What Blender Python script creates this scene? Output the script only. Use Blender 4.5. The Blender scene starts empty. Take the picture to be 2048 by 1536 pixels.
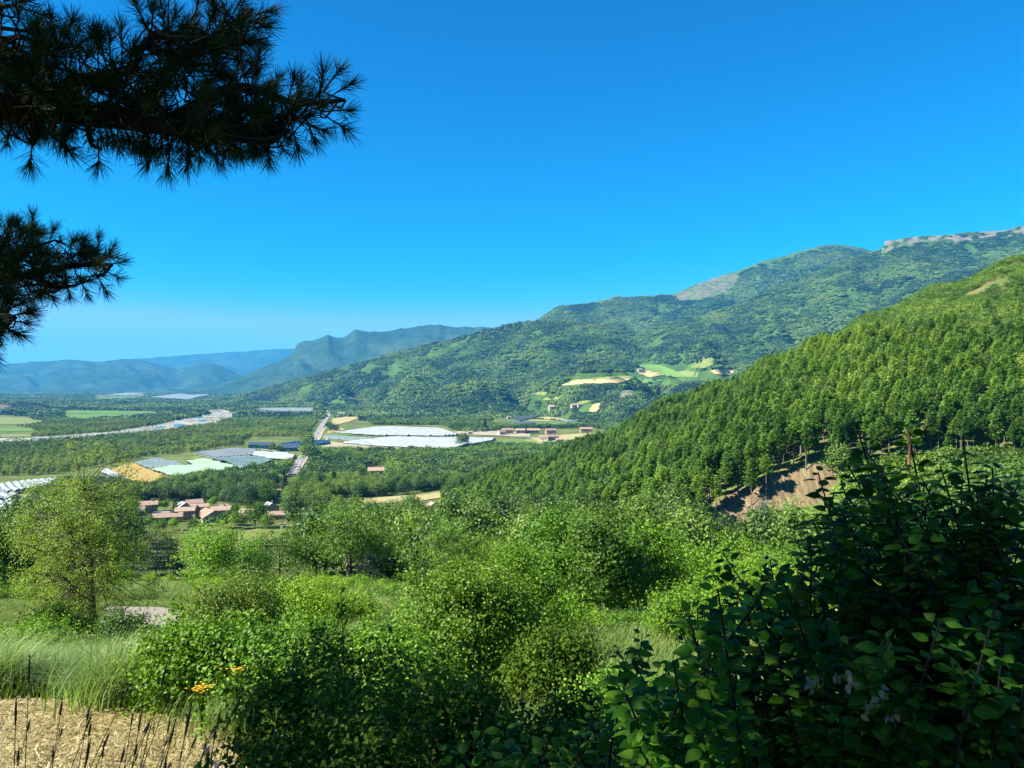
import bpy, math
import numpy as np
from math import radians, pi
# ------------------------------------------------------------------ camera, sky, sun, exposure
S = bpy.context.scene
FPX = 1547.0                       # focal length of the 2048 px wide photograph, in pixels
CX, CY = 1024.0, 768.0
cd = bpy.data.cameras.new('camera'); cam = bpy.data.objects.new('camera', cd)
S.collection.objects.link(cam); S.camera = cam
cam.location = (0, 0, 0); cam.rotation_euler = (pi / 2, 0, 0)
cd.sensor_width = 36; cd.lens = 36 * FPX / 2048; cd.clip_start = 0.05; cd.clip_end = 80000
S.view_settings.view_transform = 'Standard'; S.view_settings.look = 'None'
S.view_settings.exposure = 1.62; S.view_settings.gamma = 1; S.view_settings.use_curve_mapping = False
S.cycles.use_denoising = True
S.cycles.max_bounces = 6; S.cycles.diffuse_bounces = 2; S.cycles.glossy_bounces = 2
S.cycles.transmission_bounces = 3; S.cycles.volume_bounces = 0; S.cycles.transparent_max_bounces = 6
S.cycles.caustics_reflective = False; S.cycles.caustics_refractive = False
SUN = np.array((-0.73, -0.24, 0.64)); SUN /= np.linalg.norm(SUN)
W = bpy.data.worlds.new('World'); S.world = W; W.use_nodes = True
wn, wl = W.node_tree.nodes, W.node_tree.links
wn.clear()
sky = wn.new('ShaderNodeTexSky'); sky.sky_type = 'NISHITA'; sky.sun_disc = False
sky.sun_elevation = math.asin(SUN[2]); sky.sun_rotation = math.atan2(SUN[0], SUN[1])
sky.altitude = 600; sky.air_density = 1.0; sky.dust_density = 0.35; sky.ozone_density = 3.0
hs = wn.new('ShaderNodeHueSaturation'); hs.inputs['Saturation'].default_value = 1.30
hs.inputs['Hue'].default_value = 0.488
bg = wn.new('ShaderNodeBackground'); bg.inputs['Strength'].default_value = 0.05
wo = wn.new('ShaderNodeOutputWorld')
sp_ = wn.new('ShaderNodeSeparateColor'); cb_ = wn.new('ShaderNodeCombineColor')
wl.new(sky.outputs[0], hs.inputs['Color']); wl.new(hs.outputs[0], sp_.inputs[0])
def _lin(i, sub, mul):                 # the deep azure of this clear morning sky
    a = wn.new('ShaderNodeMath'); a.operation = 'SUBTRACT'; a.inputs[1].default_value = sub; wl.new(sp_.outputs[i], a.inputs[0])
    b = wn.new('ShaderNodeMath'); b.operation = 'MULTIPLY'; b.inputs[1].default_value = mul; wl.new(a.outputs[0], b.inputs[0])
    c = wn.new('ShaderNodeMath'); c.operation = 'MAXIMUM'; c.inputs[1].default_value = .015; wl.new(b.outputs[0], c.inputs[0])
    wl.new(c.outputs[0], cb_.inputs[i])
_lin(1, .3, .99); _lin(2, 0, 1.26)
_m = sp_.outputs[0]                    # red only near the horizon
for op, v in (('SMOOTH_MIN', 2.95), ('DIVIDE', 2.6), ('POWER', 6.0), ('MULTIPLY', 1.35), ('MAXIMUM', .008)):
    _q = wn.new('ShaderNodeMath'); _q.operation = op; _q.inputs[1].default_value = v; _q.inputs[2].default_value = .7; wl.new(_m, _q.inputs[0]); _m = _q.outputs[0]
wl.new(_m, cb_.inputs[0])
wl.new(cb_.outputs[0], bg.inputs['Color']); wl.new(bg.outputs[0], wo.inputs['Surface'])
sd = bpy.data.lights.new('sun', 'SUN'); sd.energy = 5.0; sd.angle = radians(0.5); sd.color = (1.0, 0.94, 0.84)
so = bpy.data.objects.new('sun', sd); S.collection.objects.link(so)
from mathutils import Vector
so.rotation_euler = Vector(SUN).to_track_quat('Z', 'Y').to_euler()

# ------------------------------------------------------------------ helpers
C = S.collection
R = np.random.default_rng(7)

def hsh(i, j, seed):
    n = (i.astype(np.int64) * 374761393 + j.astype(np.int64) * 668265263 + seed * 1442695041) & 0xffffffff
    n = ((n ^ (n >> 13)) * 1274126177) & 0xffffffff
    return ((n ^ (n >> 16)) & 0xffff) / 65535.0

def vn(x, y, seed=0):
    x = np.asarray(x, float); y = np.asarray(y, float)
    i = np.floor(x); j = np.floor(y); fx = x - i; fy = y - j
    fx = fx * fx * (3 - 2 * fx); fy = fy * fy * (3 - 2 * fy)
    i = i.astype(np.int64); j = j.astype(np.int64)
    a = hsh(i, j, seed); b = hsh(i + 1, j, seed); c = hsh(i, j + 1, seed); d = hsh(i + 1, j + 1, seed)
    return (a * (1 - fx) + b * fx) * (1 - fy) + (c * (1 - fx) + d * fx) * fy

def fbm(x, y, sc, octv=4, seed=0, gain=0.5):
    x = np.asarray(x, float) / sc; y = np.asarray(y, float) / sc
    s = 0; a = 1; t = 0
    for k in range(octv):
        s = s + a * vn(x, y, seed + k * 17); t += a; a *= gain; x = x * 2.03 + 11.3; y = y * 2.03 + 5.7
    return s / t - 0.5

def mesh(name, V, faces, mats=(), smooth=False, attr=None):
    me = bpy.data.meshes.new(name)
    V = np.asarray(V, np.float32).reshape(-1, 3)
    faces = [np.asarray(f, np.int32) for f in faces if len(f)]
    nl = sum(f.size for f in faces); nf = sum(len(f) for f in faces)
    me.vertices.add(len(V)); me.vertices.foreach_set('co', V.ravel())
    me.loops.add(nl); me.polygons.add(nf)
    me.loops.foreach_set('vertex_index', np.concatenate([f.ravel() for f in faces]))
    tot = np.concatenate([np.full(len(f), f.shape[1], np.int32) for f in faces])
    st = np.concatenate(([0], np.cumsum(tot)[:-1])).astype(np.int32)
    me.polygons.foreach_set('loop_start', st); me.polygons.foreach_set('loop_total', tot)
    me.polygons.foreach_set('use_smooth', np.full(nf, smooth))
    if attr:
        for k, v in attr.items():
            a = me.attributes.new(k, 'FLOAT', 'POINT'); a.data.foreach_set('value', np.asarray(v, np.float32))
    for m in mats: me.materials.append(m)
    me.update(calc_edges=True)
    return me

def tag(o, label=None, cat=None, group=None, kind=None):
    if label: o['label'] = label
    if cat: o['category'] = cat
    if group: o['group'] = group
    if kind: o['kind'] = kind
    return o

def obj(name, me, parent=None, loc=None, link=True):
    o = bpy.data.objects.new(name, me)
    if link: C.objects.link(o)
    if parent is not None: o.parent = parent
    if loc is not None: o.location = loc
    return o

def empty(name, loc, rz=0, sc=1.0):
    o = bpy.data.objects.new(name, None); C.objects.link(o)
    o.location = loc; o.rotation_euler = (0, 0, rz); o.scale = (sc, sc, sc) if np.isscalar(sc) else sc
    o.empty_display_size = 0.2
    return o

class MB:                                      # mesh collector
    def __init__(s): s.V = []; s.F = {3: [], 4: []}; s.n = 0
    def add(s, V, F):
        V = np.asarray(V, float).reshape(-1, 3); F = np.asarray(F, np.int64)
        s.F[F.shape[1]].append(F + s.n); s.V.append(V); s.n += len(V)
        return s
    def get(s):
        return np.concatenate(s.V), [np.concatenate(s.F[k]) for k in (3, 4) if s.F[k]]
    def mesh(s, name, mat, smooth=False):
        V, F = s.get(); return mesh(name, V, F, [mat], smooth)

def box(mb, x0, x1, y0, y1, z0, z1):
    V = [(x0,y0,z0),(x1,y0,z0),(x1,y1,z0),(x0,y1,z0),(x0,y0,z1),(x1,y0,z1),(x1,y1,z1),(x0,y1,z1)]
    mb.add(V, [(0,3,2,1),(4,5,6,7),(0,1,5,4),(1,2,6,5),(2,3,7,6),(3,0,4,7)]); return mb

def tube(mb, P, r, n=6):
    P = np.asarray(P, float); m = len(P); r = np.broadcast_to(np.asarray(r, float), (m,))
    T = np.gradient(P, axis=0); T /= np.linalg.norm(T, axis=1)[:, None] + 1e-9
    up = np.where(np.abs(T[:, 2:3]) > 0.9, np.array([[1.0, 0, 0]]), np.array([[0, 0, 1.0]]))
    A = np.cross(T, up); A /= np.linalg.norm(A, axis=1)[:, None] + 1e-9
    B = np.cross(T, A)
    a = np.arange(n) * 2 * pi / n
    V = P[:, None] + r[:, None, None] * (np.cos(a)[None, :, None] * A[:, None] + np.sin(a)[None, :, None] * B[:, None])
    i = np.arange(m - 1)[:, None] * n; j = np.arange(n)[None]; k = (j + 1) % n
    F = np.stack([i + j, i + k, i + n + k, i + n + j], -1).reshape(-1, 4)
    mb.add(V.reshape(-1, 3), F)

def curve(P, n):
    """smooth curve through control points"""
    P = np.asarray(P, float)
    t = np.linspace(0, len(P) - 1, n); i = np.clip(t.astype(int), 0, len(P) - 2); f = (t - i)[:, None]
    Q = np.vstack([2 * P[:1] - P[1:2], P, 2 * P[-1:] - P[-2:-1]])
    a, b, c, d = Q[i], Q[i + 1], Q[i + 2], Q[i + 3]
    return 0.5 * (2 * b + (c - a) * f + (2 * a - 5 * b + 4 * c - d) * f ** 2 + (3 * b - a - 3 * c + d) * f ** 3)

def unit(v): return v / (np.linalg.norm(v, axis=-1, keepdims=True) + 1e-9)

def stamp(T, F, P, X, Z, sc):
    """bake the template (verts T, faces F) at points P; X = along axis, Z = face normal"""
    X = unit(X); Y = unit(np.cross(Z, X)); Z = np.cross(X, Y)
    sc = np.broadcast_to(sc, (len(P),))
    T = np.asarray(T, float); F = np.asarray(F, int)
    V = P[:, None] + sc[:, None, None] * (T[None, :, 0:1] * X[:, None] + T[None, :, 1:2] * Y[:, None] + T[None, :, 2:3] * Z[:, None])
    G = F[None] + (np.arange(len(P)) * len(T))[:, None, None]
    return V.reshape(-1, 3), G.reshape(-1, F.shape[1])

# leaf templates: x along the leaf, y across, z normal
L4 = ([(0, 0, 0), (.45, -.32, .07), (1, 0, -.05), (.5, .32, .09)], [(0, 1, 2, 3)])
LC = ([(-.5, -.35, 0), (.1, -.5, .12), (.6, .05, -.05), (-.05, .5, .1)], [(0, 1, 2, 3)])
_x = [0, .18, .42, .7, 1.0]; _w = [0, .23, .31, .2, 0]; _z = [0, .07, .08, 0, -.17]
LV = []; LF = []
for i, (x, w, z) in enumerate(zip(_x, _w, _z)): LV += [(x, -w, z - w * .35), (x, 0, z), (x, w, z - w * .35)]
for i in range(4):
    a = i * 3; LF += [(a, a + 3, a + 4, a + 1), (a + 1, a + 4, a + 5, a + 2)]
LBIG = (LV, LF)

def leaves(mb, P, N, size, tmpl=L4, droop=0.2, jit=0.7):
    """leaves at P, facing roughly N"""
    n = len(P)
    Z = unit(N + jit * R.normal(size=(n, 3)))
    X = R.normal(size=(n, 3)); X[:, 2] -= droop * 2; X = X - (X * Z).sum(1)[:, None] * Z
    V, F = stamp(tmpl[0], tmpl[1], P, X, Z, size * R.uniform(.7, 1.25, n))
    mb.add(V, F)

# ------------------------------------------------------------------ materials
def NT(name):
    m = bpy.data.materials.new(name); m.use_nodes = True; m.node_tree.nodes.clear()
    return m, m.node_tree.nodes, m.node_tree.links

def ramp(n, l, fac, stops):
    r = n.new('ShaderNodeValToRGB'); e = r.color_ramp.elements
    e[0].position = stops[0][0]; e[0].color = (*stops[0][1], 1)
    e[1].position = stops[-1][0]; e[1].color = (*stops[-1][1], 1)
    for p, c in stops[1:-1]:
        q = e.new(p); q.color = (*c, 1)
    l.new(fac, r.inputs[0]); return r.outputs[0]

def noise(n, l, vec, scale, detail=3, rough=.55):
    t = n.new('ShaderNodeTexNoise'); t.inputs['Scale'].default_value = scale
    t.inputs['Detail'].default_value = detail; t.inputs['Roughness'].default_value = rough
    l.new(vec, t.inputs['Vector']); return t.outputs[0]

def math_(n, l, op, a, b=None):
    t = n.new('ShaderNodeMath'); t.operation = op
    for k, v in ((0, a), (1, b)):
        if v is None: continue
        if isinstance(v, (int, float)): t.inputs[k].default_value = v
        else: l.new(v, t.inputs[k])
    return t.outputs[0]

def mixc(n, l, fac, a, b, mode='MIX'):
    t = n.new('ShaderNodeMix'); t.data_type = 'RGBA'; t.blend_type = mode
    for k, v in ((0, fac), (6, a), (7, b)):
        if isinstance(v, (int, float)): t.inputs[k].default_value = v
        elif isinstance(v, tuple): t.inputs[k].default_value = (*v, 1)
        else: l.new(v, t.inputs[k])
    return t.outputs[2]

def pos(n): return n.new('ShaderNodeNewGeometry').outputs['Position']

def leafmat(name, stops, trans=.35, big=.0, per_island=True, patch=None, rough=.5, spec=.35, tcol=(1.25, 1.3, .55), bigcol=(.03, .06, .03)):
    """foliage: colour varies leaf by leaf and tree by tree; `patch` = metres of world-space patches of species"""
    m, n, l = NT(name)
    g = n.new('ShaderNodeNewGeometry'); oi = n.new('ShaderNodeObjectInfo')
    isl = g.outputs['Random Per Island']
    f = math_(n, l, 'ADD', math_(n, l, 'MULTIPLY', isl, .45), math_(n, l, 'MULTIPLY', oi.outputs['Random'], .55 if big else .42))
    if not big: f = math_(n, l, 'ADD', f, .06)
    if patch:
        nz = noise(n, l, g.outputs['Position'], 1 / patch, 4, .6)
        nz = math_(n, l, 'MULTIPLY', math_(n, l, 'SUBTRACT', nz, .5), 2.6 if patch < 300 else 3.6)
        f = math_(n, l, 'ADD', f, nz)
    col = ramp(n, l, f, stops)
    p = n.new('ShaderNodeBsdfPrincipled'); l.new(col, p.inputs['Base Color'])
    p.inputs['Roughness'].default_value = rough; p.inputs['Specular IOR Level'].default_value = spec
    o = n.new('ShaderNodeOutputMaterial')
    if trans:
        t = n.new('ShaderNodeBsdfTranslucent'); l.new(mixc(n, l, 1.0, col, tcol, 'MULTIPLY'), t.inputs[0])
        mx = n.new('ShaderNodeMixShader'); mx.inputs[0].default_value = trans
        l.new(p.outputs[0], mx.inputs[1]); l.new(t.outputs[0], mx.inputs[2]); l.new(mx.outputs[0], o.inputs[0])
    else: l.new(p.outputs[0], o.inputs[0])
    return m

def plain(name, c1, c2, scale=1.0, rough=.8, spec=.2, bump=0, detail=4, c3=None, obj_rand=0):
    m, n, l = NT(name)
    v = n.new('ShaderNodeTexCoord').outputs['Object'] if obj_rand else pos(n)
    nz = noise(n, l, v, scale, detail, .6)
    st = [(.32, c1), (.68, c2)] if c3 is None else [(.3, c1), (.5, c2), (.7, c3)]
    col = ramp(n, l, nz, st)
    if obj_rand:
        oi = n.new('ShaderNodeObjectInfo'); k = n.new('ShaderNodeHueSaturation'); l.new(col, k.inputs['Color'])
        l.new(math_(n, l, 'ADD', math_(n, l, 'MULTIPLY', oi.outputs['Random'], obj_rand), 1 - obj_rand / 2), k.inputs['Value']); col = k.outputs[0]
    p = n.new('ShaderNodeBsdfPrincipled'); l.new(col, p.inputs['Base Color'])
    p.inputs['Roughness'].default_value = rough; p.inputs['Specular IOR Level'].default_value = spec
    if bump:
        b = n.new('ShaderNodeBump'); b.inputs['Strength'].default_value = bump; b.inputs['Distance'].default_value = .3 / scale
        l.new(nz, b.inputs['Height']); l.new(b.outputs[0], p.inputs['Normal'])
    o = n.new('ShaderNodeOutputMaterial'); l.new(p.outputs[0], o.inputs[0])
    return m

def striped(name, c1, c2, ang, period, rough=.9, width=.5):
    """crop rows: stripes in world space plus noise"""
    m, n, l = NT(name)
    P = pos(n); sx = n.new('ShaderNodeSeparateXYZ'); l.new(P, sx.inputs[0])
    u = math_(n, l, 'ADD', math_(n, l, 'MULTIPLY', sx.outputs[0], math.cos(ang) / period), math_(n, l, 'MULTIPLY', sx.outputs[1], math.sin(ang) / period))
    fr = math_(n, l, 'FRACT', u)
    nz = noise(n, l, P, .04, 4); n2 = noise(n, l, P, .5, 3)
    f = math_(n, l, 'ADD', math_(n, l, 'MULTIPLY', math_(n, l, 'GREATER_THAN', fr, width), .35), math_(n, l, 'MULTIPLY', math_(n, l, 'ADD', nz, n2), .5))
    col = ramp(n, l, f, [(.3, c1), (.95, c2)])
    p = n.new('ShaderNodeBsdfPrincipled'); l.new(col, p.inputs['Base Color']); p.inputs['Roughness'].default_value = rough
    p.inputs['Specular IOR Level'].default_value = .1
    o = n.new('ShaderNodeOutputMaterial'); l.new(p.outputs[0], o.inputs[0]); return m

def mountmat(name, stops, patch, fine, rockc=((.045, .05, .035), (.14, .118, .095)), bump=.6, attr=True):
    m, n, l = NT(name)
    P = pos(n)
    a = noise(n, l, P, 1 / patch, 6, .65); b = noise(n, l, P, 1 / fine, 4, .7)
    f = math_(n, l, 'ADD', math_(n, l, 'MULTIPLY', a, .95), math_(n, l, 'MULTIPLY', b, .5))
    f = math_(n, l, 'SUBTRACT', f, .22)
    col = ramp(n, l, f, stops)
    if attr:
        at = n.new('ShaderNodeAttribute'); at.attribute_name = 'rock'
        mp = n.new('ShaderNodeMapping'); l.new(P, mp.inputs[0]); mp.inputs['Scale'].default_value = (1, 1, 3.2)
        rn = noise(n, l, mp.outputs[0], 1 / 45, 7, .7)
        rc = ramp(n, l, rn, [(.3, rockc[0]), (.5, rockc[1]), (.75, tuple(1.25 * c for c in rockc[1]))])
        th = math_(n, l, 'ADD', at.outputs['Fac'], math_(n, l, 'MULTIPLY', math_(n, l, 'SUBTRACT', rn, .5), 1.6))
        mk = math_(n, l, 'MULTIPLY', math_(n, l, 'SUBTRACT', th, .42), 9)
        mk = math_(n, l, 'MINIMUM', math_(n, l, 'MAXIMUM', mk, 0), 1)
        col = mixc(n, l, mk, col, rc)
    p = n.new('ShaderNodeBsdfPrincipled'); l.new(col, p.inputs['Base Color']); p.inputs['Roughness'].default_value = .9
    p.inputs['Specular IOR Level'].default_value = .05
    bn = n.new('ShaderNodeBump'); bn.inputs['Strength'].default_value = bump; bn.inputs['Distance'].default_value = fine * .35
    l.new(math_(n, l, 'ADD', b, math_(n, l, 'MULTIPLY', a, 2.0)), bn.inputs['Height']); l.new(bn.outputs[0], p.inputs['Normal'])
    o = n.new('ShaderNodeOutputMaterial'); l.new(p.outputs[0], o.inputs[0]); return m

M = {}
M['bark'] = plain('bark', (.035, .028, .02), (.11, .09, .07), 6, .95, .1, .6)
M['pinebark'] = plain('pine_bark', (.10, .08, .065), (.24, .2, .17), 3, .95, .1, .5)
M['twig'] = plain('twig', (.06, .035, .02), (.14, .08, .04), 20, .8, .2)
M['wood_dark'] = plain('dark_bark', (.008, .007, .006), (.022, .018, .015), 14, .95, .1, .6)
G_D, G_M, G_L, G_Y = (.018, .05, .012), (.045, .105, .016), (.095, .19, .022), (.16, .26, .028)
M['oak'] = leafmat('oak_leaf', [(.15, (.03, .075, .008)), (.5, (.08, .17, .012)), (.9, (.16, .27, .016))], .4)
M['oak_y'] = leafmat('bright_leaf', [(.15, (.05, .14, .008)), (.5, (.125, .27, .013)), (.9, (.26, .41, .025))], .38)
M['oak_o'] = leafmat('olive_leaf', [(.15, (.045, .085, .012)), (.5, (.13, .205, .022)), (.9, (.3, .38, .055))], .4)
M['bush'] = leafmat('bush_leaf', [(.1, (.04, .1, .008)), (.5, (.1, .22, .014)), (.8, (.24, .4, .035)), (1.0, (.42, .52, .16))], .34, spec=.25)
M['bush_y'] = leafmat('yellow_green_leaf', [(.1, (.06, .14, .01)), (.5, (.165, .3, .016)), (.9, (.35, .49, .04))], .36, spec=.25)
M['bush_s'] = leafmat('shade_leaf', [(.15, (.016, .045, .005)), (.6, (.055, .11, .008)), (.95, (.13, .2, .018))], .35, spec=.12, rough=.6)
M['dog'] = leafmat('dogwood_leaf', [(.1, (.01, .036, .003)), (.55, (.03, .1, .005)), (.95, (.12, .24, .012))], .35, rough=.55, spec=.14, tcol=(1.7, 1.6, .3))
M['dead'] = leafmat('dead_leaf', [(.2, (.07, .065, .05)), (.9, (.13, .12, .095))], .2)
M['tree'] = leafmat('valley_leaf', [(.1, (.026, .065, .012)), (.45, (.065, .135, .016)), (.75, (.12, .21, .02)), (1.0, (.19, .27, .024))], .25, big=1, patch=90)
M['pine'] = leafmat('pine_needles', [(.05, (.05, .125, .018)), (.4, (.12, .24, .028)), (.75, (.2, .33, .036)), (1.0, (.28, .4, .04))], .2, big=1, patch=120)
M['shrub'] = leafmat('hill_shrub_leaf', [(.1, (.05, .11, .012)), (.5, (.1, .19, .018)), (1.0, (.18, .27, .03))], .3, big=1, patch=60)
M['far'] = leafmat('far_canopy', [(.1, (.016, .045, .018)), (.38, (.04, .095, .026)), (.62, (.09, .168, .034)), (1.0, (.17, .25, .046))], .15, big=1, patch=330)
M['river_t'] = leafmat('riverside_leaf', [(.1, (.06, .1, .012)), (.5, (.14, .21, .02)), (1.0, (.22, .28, .03))], .25, big=1, patch=150)
M['spruce'] = leafmat('blue_needles', [(.1, (.03, .07, .045)), (.9, (.1, .17, .12))], .15)
M['juniper'] = leafmat('dark_needles', [(.1, (.012, .032, .014)), (.9, (.045, .085, .03))], .15)
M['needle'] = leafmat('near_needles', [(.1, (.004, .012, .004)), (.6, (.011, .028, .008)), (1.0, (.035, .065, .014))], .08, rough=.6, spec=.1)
M['blade'] = leafmat('blue_green_blade', [(.1, (.03, .07, .012)), (.5, (.16, .26, .06)), (.9, (.55, .62, .3))], .35, rough=.5, spec=.2)
M['blade_g'] = leafmat('green_blade', [(.1, (.06, .12, .015)), (.5, (.14, .22, .035)), (.9, (.36, .38, .13))], .35)
M['straw'] = leafmat('straw_blade', [(.1, (.15, .11, .03)), (.5, (.43, .36, .16)), (.9, (.74, .67, .4))], .2)
M['stem'] = leafmat('dark_stem', [(.1, (.014, .018, .01)), (.9, (.045, .045, .024))], .1)
M['yellow'] = leafmat('yellow_petal', [(.1, (.6, .38, .005)), (.9, (.75, .52, .01))], .2)
M['purple'] = leafmat('purple_petal', [(.1, (.07, .05, .2)), (.9, (.16, .11, .38))], .2)
M['soil'] = plain('bare_earth', (.17, .12, .075), (.4, .29, .17), .35, .95, .05, .5, 6, (.5, .38, .24))
M['gravel'] = plain('pale_gravel', (.13, .105, .075), (.27, .235, .185), 9, .95, .05, .9, 5, (.38, .34, .28))
M['asphalt'] = plain('worn_asphalt', (.18, .165, .15), (.25, .23, .21), .3, .9, .1)
M['lane'] = plain('dirt_lane', (.3, .26, .2), (.46, .4, .32), .3, .95, .05)
M['roof'] = plain('clay_tiles', (.2, .135, .095), (.32, .235, .175), .9, .9, .05, .3, 6, (.27, .19, .14), obj_rand=.35)
M['roof_g'] = plain('grey_roof', (.2, .2, .2), (.34, .34, .33), .8, .7, .2, .2, 5, obj_rand=.3)
M['wall'] = plain('ochre_render', (.33, .22, .13), (.42, .29, .18), .6, .95, .05, .1, 5, obj_rand=.3)
M['wall_w'] = plain('white_render', (.33, .3, .26), (.44, .4, .35), .6, .95, .05, 0, 5, obj_rand=.2)
M['wall_s'] = plain('stone_wall', (.2, .17, .13), (.4, .34, .27), 2.0, .95, .05, .4, 5, obj_rand=.2)
M['glass'] = plain('window_glass', (.02, .025, .03), (.04, .05, .06), 1, .12, .6)
M['door'] = plain('door_wood', (.08, .05, .03), (.13, .08, .05), 3, .6, .3)
M['net_w'] = plain('white_net', (.21, .235, .22), (.32, .345, .325), .05, .6, .3, 0)
M['net_g'] = plain('pale_green_net', (.17, .26, .16), (.25, .34, .23), .05, .6, .3, 0)
M['net_gr'] = plain('grey_green_net', (.075, .11, .1), (.14, .18, .17), .08, .6, .3, 0)
M['net_d'] = plain('dark_net', (.05, .085, .08), (.1, .15, .13), .1, .6, .3, 0)
M['metal'] = plain('galvanised_post', (.2, .2, .2), (.32, .32, .3), 2, .5, .4)
M['barn'] = plain('green_cladding', (.03, .15, .09), (.045, .2, .12), .5, .5, .3)
M['pv'] = plain('solar_panel', (.03, .045, .075), (.05, .07, .1), .5, .6, .25)
M['pv_w'] = plain('translucent_sheet', (.4, .45, .5), (.5, .55, .6), .5, .3, .5)
M['paint'] = plain('car_paint', (.5, .5, .52), (.55, .55, .57), 1, .25, .5)
M['paint_d'] = plain('dark_paint', (.03, .03, .035), (.05, .05, .055), 1, .25, .5)
M['tyre'] = plain('rubber', (.015, .015, .015), (.03, .03, .03), 5, .9, .1)
M['line'] = plain('road_marking', (.7, .7, .68), (.8, .8, .78), 2, .7, .2)

# ------------------------------------------------------------------ the ground
DK = np.array([8, 10, 20, 30, 45, 70, 120, 160, 195, 206, 250, 300, 400, 500, 600, 700, 800, 1000, 1400, 2000, 20000.])
base = [-3.8, -4.15, -6.7, -9.4, -13, -18.6, -31, -38, -44.3, -46, -52, -59.5, -70, -80, -89, -95.5, -101, -107, -109.5, -110, -110]
cols = {
 -1500: base, 300: base, 900: base,
 1050: base[:8] + [-43, -44, -50, -56, -62, -66, -69, -79, -90, -104, -109.5, -110, -110],
 1200: base[:7] + [-37, -41, -40, -45, -50, -52, -52, -50, -60, -75, -98, -109, -110, -110],
 1350: base[:7] + [-36, -40, -36, -35, -34, -33, -28, -20.5, -26, -40, -85, -108, -110, -110],
 1450: base[:7] + [-35, -39, -30, -27, -24, -19, -13, -9, -12, -30, -85, -108, -110, -110],
 1550: base[:7] + [-34, -37, -23.5, -19, -13, -3, 6, 9, -2, -20, -75, -107, -110, -110],
 1650: base[:7] + [-32, -33, -20.5, -15, -8, 11, 26, 29, 20, 0, -55, -104, -110, -110],
 1750: base[:7] + [-30, -27, -21, -12, -2, 22, 44, 48, 42, 25, -35, -100, -110, -110],
 1900: base[:7] + [-27, -24, -20, -9, 4, 35, 62, 71, 72, 60, 10, -90, -110, -110],
 2048: base[:7] + [-26, -23, -20, -7, 9, 47, 80, 94, 100, 95, 40, -80, -110, -110],
 2600: base[:7] + [-22, -18, -15, 0, 20, 65, 110, 130, 150, 150, 90, -60, -110, -110],
 4500: base[:7] + [-22, -18, -15, 0, 20, 65, 110, 130, 150, 150, 90, -60, -110, -110],
}
UK = np.array(sorted(cols)); TB = np.array([cols[k] for k in sorted(cols)])
LK = np.log(DK)

def tab(u, d):
    u = np.clip(u, UK[0], UK[-1]); ld = np.log(np.clip(d, 8, 19999))
    i = np.clip(np.searchsorted(UK, u, 'right') - 1, 0, len(UK) - 2); j = np.clip(np.searchsorted(LK, ld, 'right') - 1, 0, len(LK) - 2)
    fu = (u - UK[i]) / (UK[i + 1] - UK[i]); fd = (ld - LK[j]) / (LK[j + 1] - LK[j])
    fu = fu * fu * (3 - 2 * fu)
    return (TB[i, j] * (1 - fd) + TB[i, j + 1] * fd) * (1 - fu) + (TB[i + 1, j] * (1 - fd) + TB[i + 1, j + 1] * fd) * fu

def H(x, y):
    x = np.asarray(x, float); y = np.asarray(y, float)
    yy = np.maximum(y, 8.0)
    z = tab(CX + FPX * x / yy, yy)
    near = np.interp(y, [-60, -10, 0, 3, 5, 7.2, 8], [1.5, -1.2, -1.65, -1.95, -2.75, -3.65, -3.8])
    z = np.where(y < 8, near, z)
    rel = np.clip((y - 9) / 60, 0, 1)
    z = z + rel * (fbm(x, y, 38, 3, 3) * np.clip(y / 200, .5, 1.0) * 3.0 * np.clip((1500 - y) / 600, 0, 1)) + fbm(x, y, 2.2, 3, 9) * .12 * np.clip((80 - y) / 40, 0, 1)
    return z

def grid_mesh(X, Y, Z):
    a, b = X.shape
    i = np.arange(a - 1)[:, None] * b + np.arange(b - 1)[None]
    F = np.stack([i, i + 1, i + b + 1, i + b], -1).reshape(-1, 4)
    return np.stack([X, Y, Z], -1).reshape(-1, 3), F

ys = np.concatenate([np.linspace(-60, 2, 22), np.arange(2.4, 16, .35), np.geomspace(16, 190, 120), np.linspace(191.5, 212, 22), np.geomspace(214, 1600, 130), np.geomspace(1700, 40000, 40)])
ss = np.linspace(-1, 1, 300)
Yg = np.repeat(ys[:, None], 300, 1); Xg = ss[None] * np.maximum(28, 1.25 * np.maximum(ys, 0) + 22)[:, None]
Vg, Fg = grid_mesh(Xg, Yg, H(Xg, Yg))

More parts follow.
